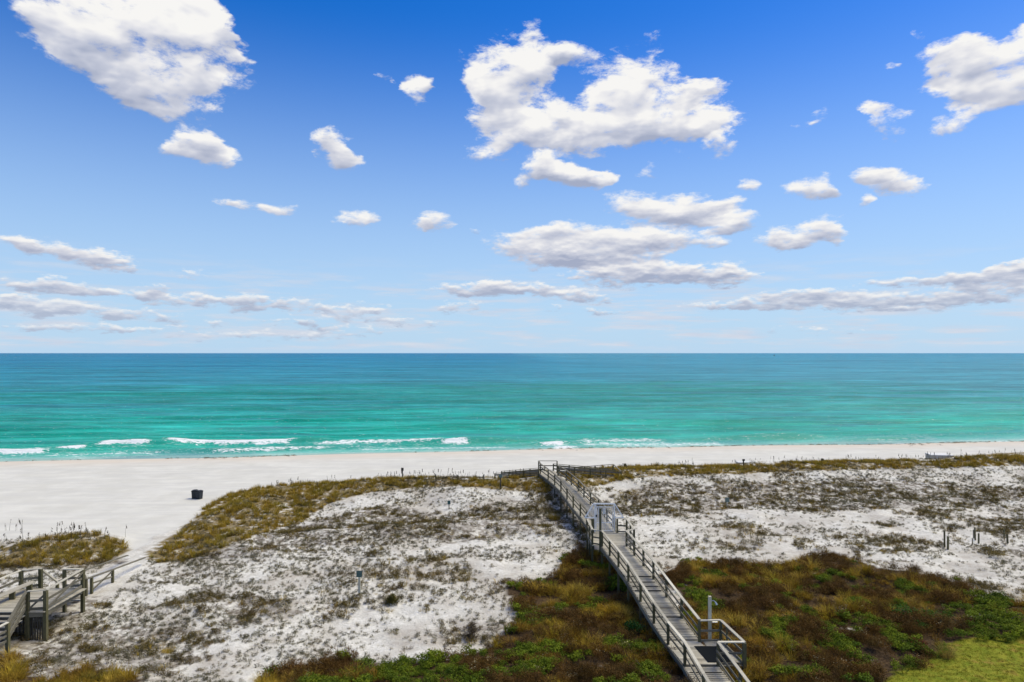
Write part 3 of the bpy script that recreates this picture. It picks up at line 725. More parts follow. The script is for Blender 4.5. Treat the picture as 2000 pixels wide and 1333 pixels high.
# thicket
x, y, z = cand(26000, 24, 56)
tz = zone(x, y, z, Z_THICK, .8) & off_walk(x, y, -.15)
x, y, z = x[tz], y[tz], z[tz]
pn_ = fbm(x / 2.2, y / 1.8, 141, 4); pm = fbm(x / 1.7, y / 1.4, 151, 3); u_, v_ = proj(x, y, z)
greenish = pm + .10 * sstep(1230, 1320, v_) * (u_ < 1350) + .07 * ((u_ > 1750) & (v_ > 1140))
r_ = rng.random(len(x))
kid = np.where(greenish > .625, rng.integers(6, 8, len(x)), np.where((pn_ < .50) | (r_ < .20), rng.integers(3, 6, len(x)), rng.integers(0, 3, len(x))))
kid = np.where((x < -14) & (kid >= 3), rng.integers(0, 3, len(x)), kid)
kid = np.where((pm > .42) & (pm < .50) & (v_ > 1190) & (r_ > .86), 8, kid)
keep = (fbm(x / 1.1, y / 1.1, 161, 3) > .36)
x, y, z, kid = x[keep], y[keep], z[keep], kid[keep]
z = z + .55 * np.clip(fbm(x / 1.3, y / 1.1, 201, 2) - .42, 0, 1)
bigk = (kid < 3) & (rng.random(len(x)) < .12); kid = np.where(bigk, 9, kid)
scatter('thicket', 'dense low thicket of golden grass, rust brush and green leaves beside the boardwalk', np.stack([x, y, z], 1), rng.uniform(.55, 1.0, len(x)) * (.75 + 1.1 * np.clip(fbm(x / 1.5, y / 1.3, 211, 2) - .25, 0, .6)), kid,
        [src('k', tuft(46, .50, .28, .020, 1.1, .8, s), M_TG) for s in (11, 12, 13)] +
        [src('k', twiggy(110, .5, .42, .022, s), M_RB) for s in (14, 15)] + [src('k', leafball(90, .5, .4, .05, 16), M_RB)] +
        [src('k', leafball(130, .42, .42, .06, s), M_GL) for s in (17, 18)] +
        [src('k', twiggy(70, .5, .32, .02, 19), M_RB, (*flecks(26, .5, .3, .025, 20), M_FL)), src('k', tuft(110, .78, .4, .022, 1.1, .9, 27), M_BG)])
# sparse brush over the white sand of the dunes
def clumps(nc, y0, y1, mean, rad, fn):
    x, y, z = cand(nc, y0, y1); k = fn(x, y, z); x, y = x[k], y[k]
    m = rng.poisson(mean, len(x)) + 1; X = np.repeat(x, m); Y = np.repeat(y, m)
    X = X + rng.normal(0, rad, len(X)) * 1.5; Y = Y + rng.normal(0, rad, len(X)) * .8
    return X, Y, height(X, Y)
def sandzone(x, y, z):
    t_ = y - crest(x)
    return (t_ < .5) & ~zone(x, y, z, Z_BARE, .5) & ~zone(x, y, z, Z_LAWN) & ~zone(x, y, z, Z_THICK, .8) & off_walk(x, y, .1)
def f1(x, y, z):
    n = fbm(x / 3.5, y / 2.6, 171, 4) + .12 * sstep(50, 36, y) * (x < 0) * (fbm(x / 6, y / 5, 7) - .3); u_, v_ = proj(x, y, z); cl_ = 1 - .55 * ((u_ > 1200) & (v_ > 1003) & (v_ < 1095)); return sandzone(x, y, z) & (rng.random(len(x)) < (sstep(.30, .62, n) * .9 + .10) * cl_)
X, Y, Zz = clumps(17500, 26, 86, 3.8, .30, f1); k = sandzone(X, Y, Zz); X, Y, Zz = X[k], Y[k], Zz[k]
scatter('sparse_dune_brush', 'sparse grey brush dotted over white dune sand', np.stack([X, Y, Zz], 1), rng.uniform(.22, .9, len(X)) , rng.integers(0, 4, len(X)),
        [src('k', twiggy(46, .22, .20, .026, s), M_SB) for s in (21, 22, 23)] + [src('k', tuft(18, .24, .14, .018, 1.1, .6, 24), M_SB)])
def f2(x, y, z): return sandzone(x, y, z) & (zone(x, y, z, Z_BROWN, 1.4) | (fbm(x / 5, y / 4, 191, 4) > .59)) & (fbm(x / 1.6, y / 1.2, 181, 3) > .38)
X, Y, Zz = clumps(6200, 26, 88, 4.2, .34, f2); k = sandzone(X, Y, Zz); X, Y, Zz = X[k], Y[k], Zz[k]
scatter('brown_dune_brush', 'patches of olive brown brush on the dune slopes', np.stack([X, Y, Zz], 1), rng.uniform(.5, 1.2, len(X)), rng.integers(0, 4, len(X)),
        [src('k', twiggy(64, .30, .26, .026, s), M_BB) for s in (31, 32)] + [src('k', leafball(60, .28, .26, .04, 33), M_BB), src('k', tuft(26, .36, .2, .02, .9, .6, 34), M_DG)])
# lawn edge grass
x, y, z = cand(60000, 24, 40)
k = zone(x, y, z, Z_LAWN, .3); x, y, z = x[k], y[k], z[k]
M_LG = foliage('lawn_blades', [(.17, .20, .013), (.27, .25, .025), (.33, .23, .04)], [(.13, .18, .012), (.30, .27, .03), (.19, .21, .015), (.34, .24, .05)], .65)
scatter('lawn_grass', 'short yellow green lawn grass in the lower right corner', np.stack([x, y, z], 1), rng.uniform(.6, 1.3, len(x)), rng.integers(0, 2, len(x)), [src('k', tuft(22, .08, .10, .012, 1.0, .5, s), M_LG) for s in (41, 42)])
# drift line
x = rng.uniform(-95, 110, 900); dd_ = 7.0 + 2.0 * np.sin(x / 9) + rng.normal(0, 1.2, 900); y = shore(x) - dd_
k = (fbm(x / 5, y / 3, 44, 3) > np.interp(x, [-90, -30, 20, 80], [.60, .55, .47, .42])); x, y = x[k], y[k]
scatter('drift_seaweed', 'dark scraps of seaweed along the high water line', np.stack([x, y, height(x, y)], 1), rng.uniform(.5, 1.8, len(x)), rng.integers(0, 2, len(x)), [src('k', twiggy(26, .10, .32, .05, s), M_BB) for s in (51, 52)])

# single plants one can point at
def shrub(name, label, u, v, kind, Hh, rad, n, ls, mat, seed, cat='shrub', group=None):
    x, y, z = at(u, v); o = thing(name, label, cat, (x, y, z - .04), group)
    if kind == 'leaf': V, Fc = leafball(n, Hh, rad, ls, seed, twigs=0)
    elif kind == 'twig': V, Fc = twiggy(n, Hh, rad, ls, seed)
    else: V, Fc = tuft(n, Hh, rad, ls, .8, .6, seed)
    c_ = mesh_obj('foliage', np.array(V) + np.array(o.location), Fc, mat, o)
    if kind != 'grass':
        mb = MB(); r = random.Random(seed)
        for i in range(6):
            a = r.uniform(0, 6.28); mb.tube([(x, y, z - .1), (x + rad * .3 * math.cos(a), y + rad * .3 * math.sin(a), z + Hh * .4), (x + rad * .6 * math.cos(a + .3), y + rad * .6 * math.sin(a + .3), z + Hh * .75)], [.02, .013, .006], 5)
        mb.build('stem', M_STEM, o)
    return o
shrub('round_shrub', 'small round olive shrub alone on white sand near the teal sign', 765, 1180, 'twig', .62, .36, 420, .03, foliage('round_shrub_leaves', [(.10, .09, .02)], [(.06, .06, .012), (.13, .11, .02)], .6), 61)
shrub('dry_shrub', 'bare brown twiggy shrub on grey sand left of the thicket', 920, 1246, 'twig', .85, .42, 360, .02, foliage('dry_shrub_twigs', [(.10, .075, .05)], [(.09, .07, .045), (.13, .10, .07)], .6), 62)
shrub('leafy_shrub', 'dark green bush against the left side of the boardwalk', 1243, 1240, 'leaf', .75, .75, 900, .06, foliage('dark_green_leaves', [(.02, .085, .015)], [(.015, .06, .010), (.04, .12, .015)], .6), 63)
shrub('leafy_shrub', 'broad olive green bush in the middle of the left thicket', 1058, 1215, 'leaf', .6, 1.5, 1500, .06, M_GL, 64)
shrub('leafy_shrub', 'bright green low bush at the bottom edge left of centre', 700, 1322, 'leaf', .5, 1.2, 1300, .06, M_GL, 65)
shrub('leafy_shrub', 'green bush at the bottom just left of the boardwalk rail', 1255, 1318, 'leaf', .55, 1.1, 1300, .055, M_GL, 66)
shrub('leafy_shrub', 'large soft green bush on the right side of the right thicket', 1800, 1215, 'leaf', .8, 1.7, 1900, .06, foliage('soft_green_leaves', [(.05, .12, .015)], [(.035, .09, .012), (.07, .14, .018)], .6), 67)
shrub('leafy_shrub', 'green bush right of the large soft green bush near the frame edge', 1965, 1215, 'leaf', .7, 1.0, 1000, .06, M_GL, 68)
shrub('leafy_shrub', 'small dark green bush right of the shower landing', 1555, 1275, 'leaf', .5, .8, 800, .06, M_GL, 69)
shrub('leafy_shrub', 'small green clump in the golden grass right of the shower post', 1510, 1190, 'leaf', .5, .5, 500, .05, M_GL, 70)
shrub('leafy_shrub', 'dark green clump in the middle of the right thicket', 1680, 1240, 'leaf', .5, .7, 700, .05, M_GL, 71)
shrub('rust_shrub', 'round rust red bush beside the edge of the lawn', 1795, 1270, 'leaf', .65, .6, 1000, .035, foliage('rust_red_leaves', [(.20, .055, .015)], [(.13, .035, .012), (.24, .08, .02)], .6), 72)
shrub('rust_shrub', 'rust red brush patch at the bottom centre of the left thicket', 1140, 1325, 'twig', .6, 1.1, 1300, .025, M_RB, 73)
shrub('leafy_shrub', 'small green bush on the sand at the left tip of the thicket', 788, 1292, 'leaf', .35, .4, 350, .05, M_GL, 74)
shrub('leafy_shrub', 'low green bush at the lower left corner of the thicket beside white sand', 950, 1310, 'leaf', .4, .8, 800, .05, M_GL, 75)
shrub('dune_shrub', 'olive bush with dark base near the row of short posts', 1935, 1086, 'leaf', .6, 1.1, 900, .05, M_BB, 76)
shrub('grass_tussock', 'green gold grass tussock left of the metal gate', 1083, 1015, 'grass', .7, .8, 420, .02, M_DG, 77, 'grass')
shrub('grass_tussock', 'small low tussock right of the teal sign', 743, 1146, 'grass', .22, .25, 160, .015, M_DG, 78, 'grass')
shrub('grass_tussock', 'spiky straw coloured tussock on sand at lower left', 327, 1276, 'grass', .35, .4, 260, .016, M_DG, 79, 'grass')
shrub('grass_tussock', 'pale tall grass tuft between the rust bush and the lawn', 1850, 1285, 'grass', .8, .45, 260, .018, foliage('straw_blades', [TAN, (.25, .22, .06)], [TAN, (.22, .2, .05)], .5), 80, 'grass')
shrub('grass_tussock', 'golden grass tussock just right of the shower landing corner', 1487, 1268, 'grass', .65, .6, 420, .02, foliage('amber_blades', [(.30, .17, .02)], [(.32, .18, .02), (.22, .12, .02)], .5), 81, 'grass')
# bold sea oats against the pale beach on the left
rr = random.Random(5)
for (u, vb, hpx) in [(14, 1062, 24), (45, 1060, 34), (48, 1061, 22), (33, 1064, 20), (77, 1060, 20), (101, 1058, 18), (112, 1055, 34), (115, 1057, 26), (132, 1054, 26), (138, 1060, 40), (147, 1050, 25), (156, 1052, 26), (175, 1050, 22), (185, 1052, 20), (204, 1052, 20), (214, 1054, 18)]:
    x, y, z = at(u, vb); Hh = hpx / F * y
    o = mesh_obj('sea_oat', *oat(rr.randint(0, 999), 1.0), M_SO); o.location = (x, y, z); o.scale = (1.5, 1.5, Hh); o.rotation_euler = (0, 0, rr.uniform(0, 6))
    tag(o, 'tall dark sea oat stalk on the dune at the far left against pale beach sand', 'sea oat', 'tall sea oats on the left dune')

# ------------------------------------------------------------------ main boardwalk
def deckz(y):
    return float(np.interp(y, [24, 28.5, 31.0, 31.02, 33.7, 33.72, 35.8, 35.82, 38.6, 38.62, 40.3, 40.32, 50.2, 70.6, 73], [1.75, 2.2, 2.42, 2.47, 2.47, 2.52, 2.80, 2.84, 3.2, 3.25, 3.46, 3.5, 3.5, 4.2, 4.2]))
def LX(y): return float(np.interp(y, [20, 27.8, 31, 33.5, 35.7, 40, 46.5, 50.2, 54.5, 57.1, 59.9, 63, 66.5, 70.6, 72.4], [8.75, 8.25, 8.05, 7.75, 7.43, 6.9, 6.3, 6.1, 5.6, 5.25, 4.95, 4.63, 4.0, 3.0, 2.7]))
def RX(y): return float(np.interp(y, [20, 27.8, 31, 33.5, 35.7, 40, 46.5, 50.2, 55.8, 59.3, 63, 67.3, 69.7, 72.4], [10.5, 9.94, 9.6, 9.43, 9.1, 8.5, 8.0, 7.8, 7.25, 6.7, 6.28, 5.5, 4.8, 4.6]))
bw = thing('boardwalk', 'long grey timber boardwalk with handrails crossing the dunes from the lower right to the beach', 'boardwalk', (8.8, 33, 2.2))
y = 24.0; pl_rest = MB(); cnt = 0; ys_pl = []
while y < 72.4: ys_pl.append(y); y += .152
skip_from = 297
for i, y in enumerate(ys_pl):
    z = deckz(y) - .02; l, r = LX(y) - .04, RX(y) + .04
    if 46.8 < y < 50.1: l, r = 5.62, 8.62
    j = rng.normal(0, .006); ja = rng.normal(0, .012)
    V = box_v(((l + r) / 2 + ja, y, z + rng.normal(0, .003)), (r - l, .138, .04), 0)
    if cnt < skip_from: mesh_obj('plank', V, BOXF, M_DECK, bw); cnt += 1
    else: pl_rest.add(V)
o = pl_rest.build('planks', M_DECK, bw); tag(o, kind='stuff')
# risers where the deck steps
for yb in [30.5, 31.0, 33.7, 35.8, 36.7, 38.6, 39.05, 39.6, 40.3]:
    z = deckz(yb + .01); MB().box(((LX(yb) + RX(yb)) / 2, yb - .03, z - .005), (RX(yb) - LX(yb) - .1, .045, .06)).build('batten', M_DARK, bw)
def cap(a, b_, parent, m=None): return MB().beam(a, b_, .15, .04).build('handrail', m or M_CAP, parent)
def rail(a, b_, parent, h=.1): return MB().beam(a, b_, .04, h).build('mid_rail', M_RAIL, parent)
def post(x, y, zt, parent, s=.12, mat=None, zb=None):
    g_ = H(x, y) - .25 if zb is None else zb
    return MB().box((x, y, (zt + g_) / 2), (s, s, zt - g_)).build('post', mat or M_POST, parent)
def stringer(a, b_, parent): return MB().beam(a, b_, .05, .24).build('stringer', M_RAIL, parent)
RH = 1.07
def runrail(pts, parent, side, first=True, caps=None, posts=True, mids=(.68, .32)):
    # pts: (x, y, deck z); side: outward offset sign in x
    for i in range(len(pts) - 1):
        a, b_ = pts[i], pts[i + 1]
        cap((a[0], a[1], a[2] + RH), (b_[0], b_[1], b_[2] + RH), parent, caps)
        for h in mids: rail((a[0] - .075 * side, a[1], a[2] + h), (b_[0] - .075 * side, b_[1], b_[2] + h), parent)
        stringer((a[0] + .09 * side, a[1], a[2] - .155), (b_[0] + .09 * side, b_[1], b_[2] - .155), parent)
    for p in pts if first else pts[1:]:
        post(p[0], p[1], p[2] + RH - .025, parent)
def railz(y):      # smooth handrail level (less rail height)
    return float(np.interp(y, [24, 28.5, 31, 33.6, 36, 40.3, 50.2, 70.6, 73], [1.75, 2.2, 2.47, 2.53, 2.86, 3.5, 3.5, 4.2, 4.2]))
ly = [24.2, 26.3, 28.5, 31.0, 33.2, 35.2, 37.4, 39.7, 42.0, 44.3, 46.5]
runrail([(LX(q), q, railz(q)) for q in ly], bw, -1)
ry = [33.5, 35.7, 37.9, 40.0, 42.2, 44.4, 46.5]
runrail([(RX(q), q, railz(q)) for q in ry], bw, 1)
runrail([(RX(q), q, railz(q)) for q in [24.2, 26.4, 28.7, 31.0]], bw, 1)
# shower bay beside the lower landing
zl = 2.47
bay = [(9.43, 33.5, zl), (10.52, 33.55, zl), (10.82, 31.0, zl), (9.6, 31.0, zl)]
for i in range(3):
    a, b_ = bay[i], bay[i + 1]
    cap((a[0], a[1], a[2] + RH + (.004 if i % 2 == 0 else 0)), (b_[0], b_[1], b_[2] + RH + (.004 if i % 2 == 0 else 0)), bw)
    rail((a[0], a[1], a[2] + .55), (b_[0], b_[1], b_[2] + .55), bw); rail((a[0], a[1], a[2] + .06), (b_[0], b_[1], b_[2] + .06), bw)
post(10.52, 33.55, zl + RH - .03, bw); post(10.82, 31.0, zl + RH - .03, bw, .16); post(10.62, 32.9, zl + RH - .03, bw, .07)
for k in range(17):
    yy = 31.08 + k * .152; xr = 10.80 - (yy - 31) * .11
    MB().box(((9.62 + xr) / 2 + .02, yy, 2.43 + rng.normal(0, .002)), (xr - 9.66, .138, .04)).build('bay_plank', M_DECK, bw)
# platform at the gate
z = 3.5
plat_l = [(6.1, 50.0, z), (5.65, 49.9, z), (5.66, 46.9, z), (6.3, 46.5, z)]
plat_r = [(7.9, 50.0, z), (8.6, 49.9, z), (8.62, 47.0, z), (8.0, 46.5, z)]
for PL, sd_ in ((plat_l, -1), (plat_r, 1)):
    for i in range(3):
        a, b_ = PL[i], PL[i + 1]; e = .004 if i == 1 else 0
        cap((a[0], a[1], a[2] + RH + e), (b_[0], b_[1], b_[2] + RH + e), bw)
        rail((a[0], a[1], a[2] + .55), (b_[0], b_[1], b_[2] + .55), bw); rail((a[0], a[1], a[2] + .1), (b_[0], b_[1], b_[2] + .1), bw)
    stringer((PL[1][0], PL[1][1], z - .16), (PL[2][0], PL[2][1], z - .16), bw)
    for p in PL[:3]: post(p[0], p[1], p[2] + RH - .03, bw, .13)
    post((PL[1][0] + PL[2][0]) / 2, 48.4, z + RH - .03, bw)
# tall post beside the gate platform
xt, yt, _ = unp(1176.5, 1074, 3.5)
MB().box((xt - .02, 46.62, 4.6), (.15, .15, 3.0)).build('tall_post', M_POST, bw)
ly2 = [50.4, 52.2, 54.5, 57.1, 59.9, 63, 65.4, 67.8, 70.6]
runrail([(LX(q), q, railz(q)) for q in ly2], bw, -1, caps=M_RAIL)
ry2 = [50.4, 52.8, 55.8, 58.2, 60.6, 63, 65.4, 67.3, 69.7]
runrail([(RX(q), q, railz(q)) for q in ry2], bw, 1, caps=M_RAIL)
# far platform and the two ramps down to the beach
zp = 4.2
cap((3.0, 70.6, zp + RH), (2.9, 72.4, zp + RH), bw, M_RAIL); cap((2.9, 72.4, zp + RH + .004), (4.9, 72.4, zp + RH), bw, M_RAIL)
rail((2.9, 72.4, zp + .55), (4.9, 72.4, zp + .55), bw)
post(2.9, 72.4, zp + RH - .03, bw); post(4.9, 72.4, zp + RH - .03, bw)
def ramp(P0, P1, n, zc=1.0, width=1.5, name=''):
    """a ramp whose near edge runs from P0 to P1 (x, y, deck z)"""
    P0 = Vector(P0); P1 = Vector(P1); d_ = P1 - P0; hd = Vector((d_.x, d_.y, 0)).normalized(); s = Vector((-hd.y, hd.x, 0))
    if s.y < 0: s = -s
    k = int(d_.length / .15)
    mb = MB(); dr = math.atan2(hd.y, hd.x)
    for i in range(k):
        c_ = P0 + d_ * ((i + .5) / k) + s * (width / 2); mb.box(c_ - Vector((0, 0, .02)), (.14, width, .04), dr)
    o = mb.build('ramp_planks', M_DECK, bw); tag(o, kind='stuff')
    for off in (0, width):
        a = P0 + s * off; b_ = P1 + s * off
        cap(a + Vector((0, 0, zc)), b_ + Vector((0, 0, zc)), bw, M_POST); rail(a + Vector((0, 0, zc * .80)), b_ + Vector((0, 0, zc * .80)), bw, .16); rail(a + Vector((0, 0, zc * .42)), b_ + Vector((0, 0, zc * .42)), bw, .14)
        stringer(a + Vector((0, 0, -.16)), b_ + Vector((0, 0, -.16)), bw)
        for i in range(n + 1):
            p = a + (b_ - a) * (i / n); post(p.x, p.y, p.z + zc - .03, bw)
ramp((2.85, 71.0, 3.62), (-1.9, 73.6, 2.75), 3, .95)
ramp((4.95, 71.0, 4.0), (12.0, 73.2, 3.05), 4, .95)
# landing at the end of the right ramp
cap((12.0, 73.2, 4.004), (11.5, 75.6, 4.36), bw, M_RAIL); cap((11.5, 75.6, 4.364), (7.4, 75.2, 4.12), bw, M_RAIL)
rail((11.5, 75.6, 3.9), (7.4, 75.2, 3.7), bw)
post(11.5, 75.6, 4.33, bw); post(9.4, 75.4, 4.2, bw)

# gate
gx0, gx1, gy, gz0 = 6.26, 7.72, 50.25, 3.5
gt = thing('metal_gate', 'white metal security gate with fanned side wings on the boardwalk', 'gate', ((gx0 + gx1) / 2, gy, gz0))
fr = MB(); zt = gz0 + 2.08
fr.beam((gx0, gy, gz0), (gx0, gy, zt), .09, .09, (0, 1, 0)).beam((gx1, gy, gz0), (gx1, gy, zt), .09, .09, (0, 1, 0)).beam((gx0 - .12, gy, zt + .045), (gx1 + .04, gy, zt + .045), .09, .09)
fr.build('gate_frame', M_WHITE, gt)
lx0, lx1 = gx0 + .14, gx1 - .14; zl0, zl1 = gz0 + .08, zt - .2
lf = MB(); lf.beam((lx0, gy + .01, zl0), (lx0, gy + .01, zl1), .05, .05, (0, 1, 0)).beam((lx1, gy + .01, zl0), (lx1, gy + .01, zl1), .05, .05, (0, 1, 0))
for q in (zl0, zl0 + .62, zl1): lf.beam((lx0, gy + .01, q), (lx1, gy + .01, q), .045, .05)
leaf = lf.build('gate_leaf', M_WHITE, gt)
for i in range(1, 9):
    q = lx0 + (lx1 - lx0) * i / 9; MB().beam((q, gy + .012, zl0), (q, gy + .012, zl1), .024, .024, (0, 1, 0)).build('bar', M_WHITE, leaf)
for i in range(1, 3):
    q = gx0 + .045 * i + .02; MB().beam((q, gy, gz0 + .05), (q, gy, zt - .05), .016, .016, (0, 1, 0)).build('bar', M_WHITE, gt)
for (xa, xb) in ((gx0, 5.5), (gx1, 8.42)):
    wg = MB(); xi = 6.16 if xa < 7 else 7.76; zb = gz0 + 1.07
    wg.beam((xb, gy, zb), (xi, gy, zt + .03), .075, .075).beam((xb, gy, zb), (xa, gy, zb), .06, .06)
    if xa < 7: wg.beam((xb + .15, gy, zb + .25), (xb + .38, gy, zb), .03, .03)
    wing = wg.build('side_wing', M_WHITE, gt)
    for i in range(1, 5):
        q = xb + (xa - xb) * i / 5; zz = zb + (zt - zb) * min(1, abs(q - xb) / abs(xi - xb))
        MB().beam((q, gy, zb), (q, gy, zz), .028, .028, (0, 1, 0)).build('bar', M_WHITE, wing)
for xs_ in (6.57, 6.94):
    s_ = MB().box((xs_, gy - .035, 5.07), (.17, .012, .42)).build('sign_plate', M_SIGN, gt)
    tx = MB()
    for k in range(5): tx.box((xs_ + .005, gy - .0435, 5.22 - k * .07), (.13 - .02 * (k % 2), .003, .014))
    tx.build('print_lines', M_HULL, s_)
MB().box((gx0 + .1, gy - .05, 4.72), (.1, .08, .16)).build('latch', M_BINTRIM, gt)
MB().box((gx1 - .16, gy - .05, 5.0), (.08, .05, .12)).build('lock_box', M_STEEL, gt)

# shower post and mat
sx_, sy2 = 10.02, 33.72
sh = thing('outdoor_shower', 'pale timber shower post with chrome head behind the lower landing rail', 'shower', (sx_, sy2, H(sx_, sy2)))
zb = H(sx_, sy2) - .1
MB().box((sx_, sy2, (zb + 4.68) / 2), (.14, .14, 4.68 - zb)).build('post', M_PALE, sh)
MB().tube([(sx_ + .085, sy2, 4.45), (sx_ + .2, sy2 - .03, 4.47), (sx_ + .27, sy2 - .05, 4.40)], .018, 8).build('shower_arm', M_STEEL, sh)
MB().tube([(sx_ + .26, sy2 - .05, 4.42), (sx_ + .30, sy2 - .07, 4.33), (sx_ + .32, sy2 - .08, 4.28)], [.02, .05, .06], 10).build('shower_head', M_STEEL, sh)
MB().tube([(sx_ + .10, sy2 - .09, 3.40), (sx_ + .36, sy2 - .09, 3.40)], .03, 8).build('tap', M_STEEL, sh)
mt = mesh_obj('rubber_mat', [], [], M_MAT); bpy.data.objects.remove(mt)
V = []
for (q, w_) in (((9.02, 32.95), 0), ((10.2, 32.95), 0), ((10.35, 31.25), 0), ((9.20, 31.25), 0)):
    for zz in (2.478, 2.498): V.append((q[0], q[1], zz))
o = mesh_obj('rubber_mat', V, [(0, 2, 4, 6)[::-1], (1, 3, 5, 7), (0, 1, 3, 2), (2, 3, 5, 4), (4, 5, 7, 6), (6, 7, 1, 0)], M_MAT)
tag(o, 'black rubber mat on the lower landing under the shower', 'mat')

# ------------------------------------------------------------------ left deck with stairs
ld = thing('beach_deck', 'weathered timber deck with bench, cross braced rails and steps at the left edge', 'deck', (-26.4, 36.5, 2.0))
zd = 3.5
for i in range(23):
    yy = 34.78 + i * .152; MB().box((-26.35, yy, zd - .02 + rng.normal(0, .003)), (3.9, .14, .04)).build('plank', M_DECK, ld)
for (x_, y_) in [(-24.45, 34.9), (-25.3, 34.75), (-24.7, 38.3), (-27.2, 38.4), (-28.1, 38.1), (-26.9, 38.35), (-28.3, 35.0)]:
    if (x_, y_) == (-26.9, 38.35): continue
    post(x_, y_, zd + RH - .03, ld, .17)
post(-25.75, 38.3, zd + RH - .03, ld, .15)
def brace(a, b_, p): return MB().beam(a, b_, .045, .1).build('brace', M_RAIL, p)
def side(a, b_, p, cross=True, top=True):
    a = Vector(a); b_ = Vector(b_)
    if top: cap(a + Vector((0, 0, RH)), b_ + Vector((0, 0, RH)), p)
    rail(a + Vector((0, 0, .55)), b_ + Vector((0, 0, .55)), p, .12); rail(a + Vector((0, 0, .12)), b_ + Vector((0, 0, .12)), p, .14)
    if cross: brace(a + Vector((.05, .05, .12)), b_ + Vector((.05, .05, .95)), p)
    MB().beam(a + Vector((0, 0, -.16)), b_ + Vector((0, 0, -.16)), .06, .28).build('stringer', M_RAIL, p)
side((-24.45, 34.9, zd), (-24.7, 38.3, zd), ld)
side((-25.3, 34.75, zd), (-24.45, 34.9, zd), ld)
side((-24.7, 38.3, zd), (-25.75, 38.3, zd), ld, False)
side((-27.2, 38.4, zd), (-28.1, 38.1, zd), ld, False)
side((-28.1, 38.1, zd), (-28.3, 34.8, zd), ld, False)
# skirt boards under the deck; the shade there is put into their dark colour
for i in range(7):
    q = i / 6; x_ = -25.22 + .70 * q; MB().box((x_, 34.83 + .12 * q, 2.55), (.07, .025, 1.6)).build('skirt_board', M_DARK, ld)
for i in range(7):
    x_ = -25.5 - .2 * i; MB().box((x_, 35.3, 2.6), (.07, .025, 1.5)).build('skirt_board', M_DARK, ld)
# bench along the far rail
bn = thing('bench', 'plank bench against the far rail of the left deck', 'bench', (-27.7, 37, zd))
MB().beam((-27.55, 34.9, 3.95), (-27.35, 38.0, 3.95), .42, .05).build('seat', M_DECK, bn)
for yy in (35.2, 36.5, 37.7): MB().box((-27.5 + (yy - 35) * .06, yy, 3.71), (.3, .09, .42)).build('leg', M_POST, bn)
# steps down toward the viewer
for k in range(6):
    zz = zd - .16 * (k + 1); yy = 34.6 - .28 * k
    MB().box((-26.6, yy, zz - .02), (2.5, .27, .04)).build('step_tread', M_DECK, ld)
    MB().box((-26.6, yy + .125, zz + .065), (2.5, .025, .12)).build('riser', M_DARK, ld)
mb = MB(); mb.box((-26.6, 31.9, 2.50), (2.5, 2.0, .04)); mb.build('lower_deck', M_DECK, ld)
a = Vector((-25.35, 34.75, 3.5)); b_ = Vector((-25.0, 33.0, 2.56))
cap(a + Vector((0, 0, RH)), b_ + Vector((0, 0, RH)), ld, M_RAIL)
for h in (.22, .42, .64, .84): rail(a + Vector((0, 0, h)), b_ + Vector((0, 0, h)), ld, .10)
post(b_.x, b_.y, b_.z + RH, ld, .15)
c_ = Vector((-25.2, 31.2, 2.5)); cap(b_ + Vector((0, 0, RH + .02)), c_ + Vector((0, 0, RH)), ld)
for h in (.2, .45, .7): rail(b_ + Vector((0, 0, h)), c_ + Vector((0, 0, h)), ld)
post(c_.x, c_.y, c_.z + RH, ld, .15)
# steps down to the sand path and the handrails beside it
for k in range(7):
    zz = zd - .18 * (k + 1); yy = 38.5 + .29 * k
    MB().box((-26.45, yy, zz - .02), (1.35, .28, .04)).build('step_tread', M_DECK, ld)
def prail(pts, p):
    for i in range(len(pts) - 1): cap(pts[i], pts[i + 1], p); 
    for q in pts[1:]: post(q[0], q[1], q[2] - .03, p, .12)
def g1(x_, y_, h=1.0): return (x_, y_, H(x_, y_) + h)
def lowrail(pts, p, at_=()):
    for i in range(len(pts) - 1): MB().beam(pts[i], pts[i + 1], .15, .07).build('handrail', M_CAP if i == 0 else M_RAIL, p)
    for q in at_: post(q[0], q[1], q[2] - .03, p, .14)
c1 = unp(168, 1131, 3.1); c2 = unp(179, 1127.5, 3.08); c3 = unp(220, 1113, 2.9); c4 = unp(283, 1089.5, 2.5)
lowrail([(-24.75, 38.3, zd + RH - .02), c1, c2, c3, c4], ld, (c1, c2, c3))
d1 = unp(112, 1137, 3.35); d2 = unp(163, 1115, 3.1); d3 = unp(205, 1100, 2.85); d4 = unp(249, 1085, 2.5)
lowrail([(-27.2, 38.4, zd + RH - .02), d1, d2, d3, d4], ld, (d1, d2))
a = Vector(c2); b_ = Vector(c3)
brace(a + Vector((0, 0, -.85)), b_ + Vector((0, 0, -.08)), ld); brace(a + Vector((0, 0, -.40)), b_ + Vector((0, 0, -.45)), ld)

# ------------------------------------------------------------------ small things
def signpost(name, label, ub, vb, vt, wpx, hpx, plate, pmat, pw_=.1, cat='sign'):
    x, y, z = at(ub, vb); px_m = F / y; ht = (vb - vt) / px_m; wd = wpx / px_m; hh = hpx / px_m
    o = thing(name, label, cat, (x, y, z))
    MB().box((x, y, z + ht / 2 - .1), (pw_, pw_ * .6, ht + .15)).build('post', pmat, o)
    s_ = MB().box((x, y - pw_ * .5, z + ht - hh / 2), (wd, .02, hh)).build('sign_plate', plate, o)
    if wpx > 8:
        tx = MB()
        for k in range(3): tx.box((x, y - pw_ * .5 - .012, z + ht - hh * (.25 + .24 * k)), (wd * .66, .003, hh * .10))
        tx.build('print_lines', M_LTEAL, s_)
    return o
signpost('dune_sign', 'small teal notice on a pale wooden post in the middle of the white dune', 702, 1163, 1115, 11, 12, M_TEAL, M_PALE, .14)
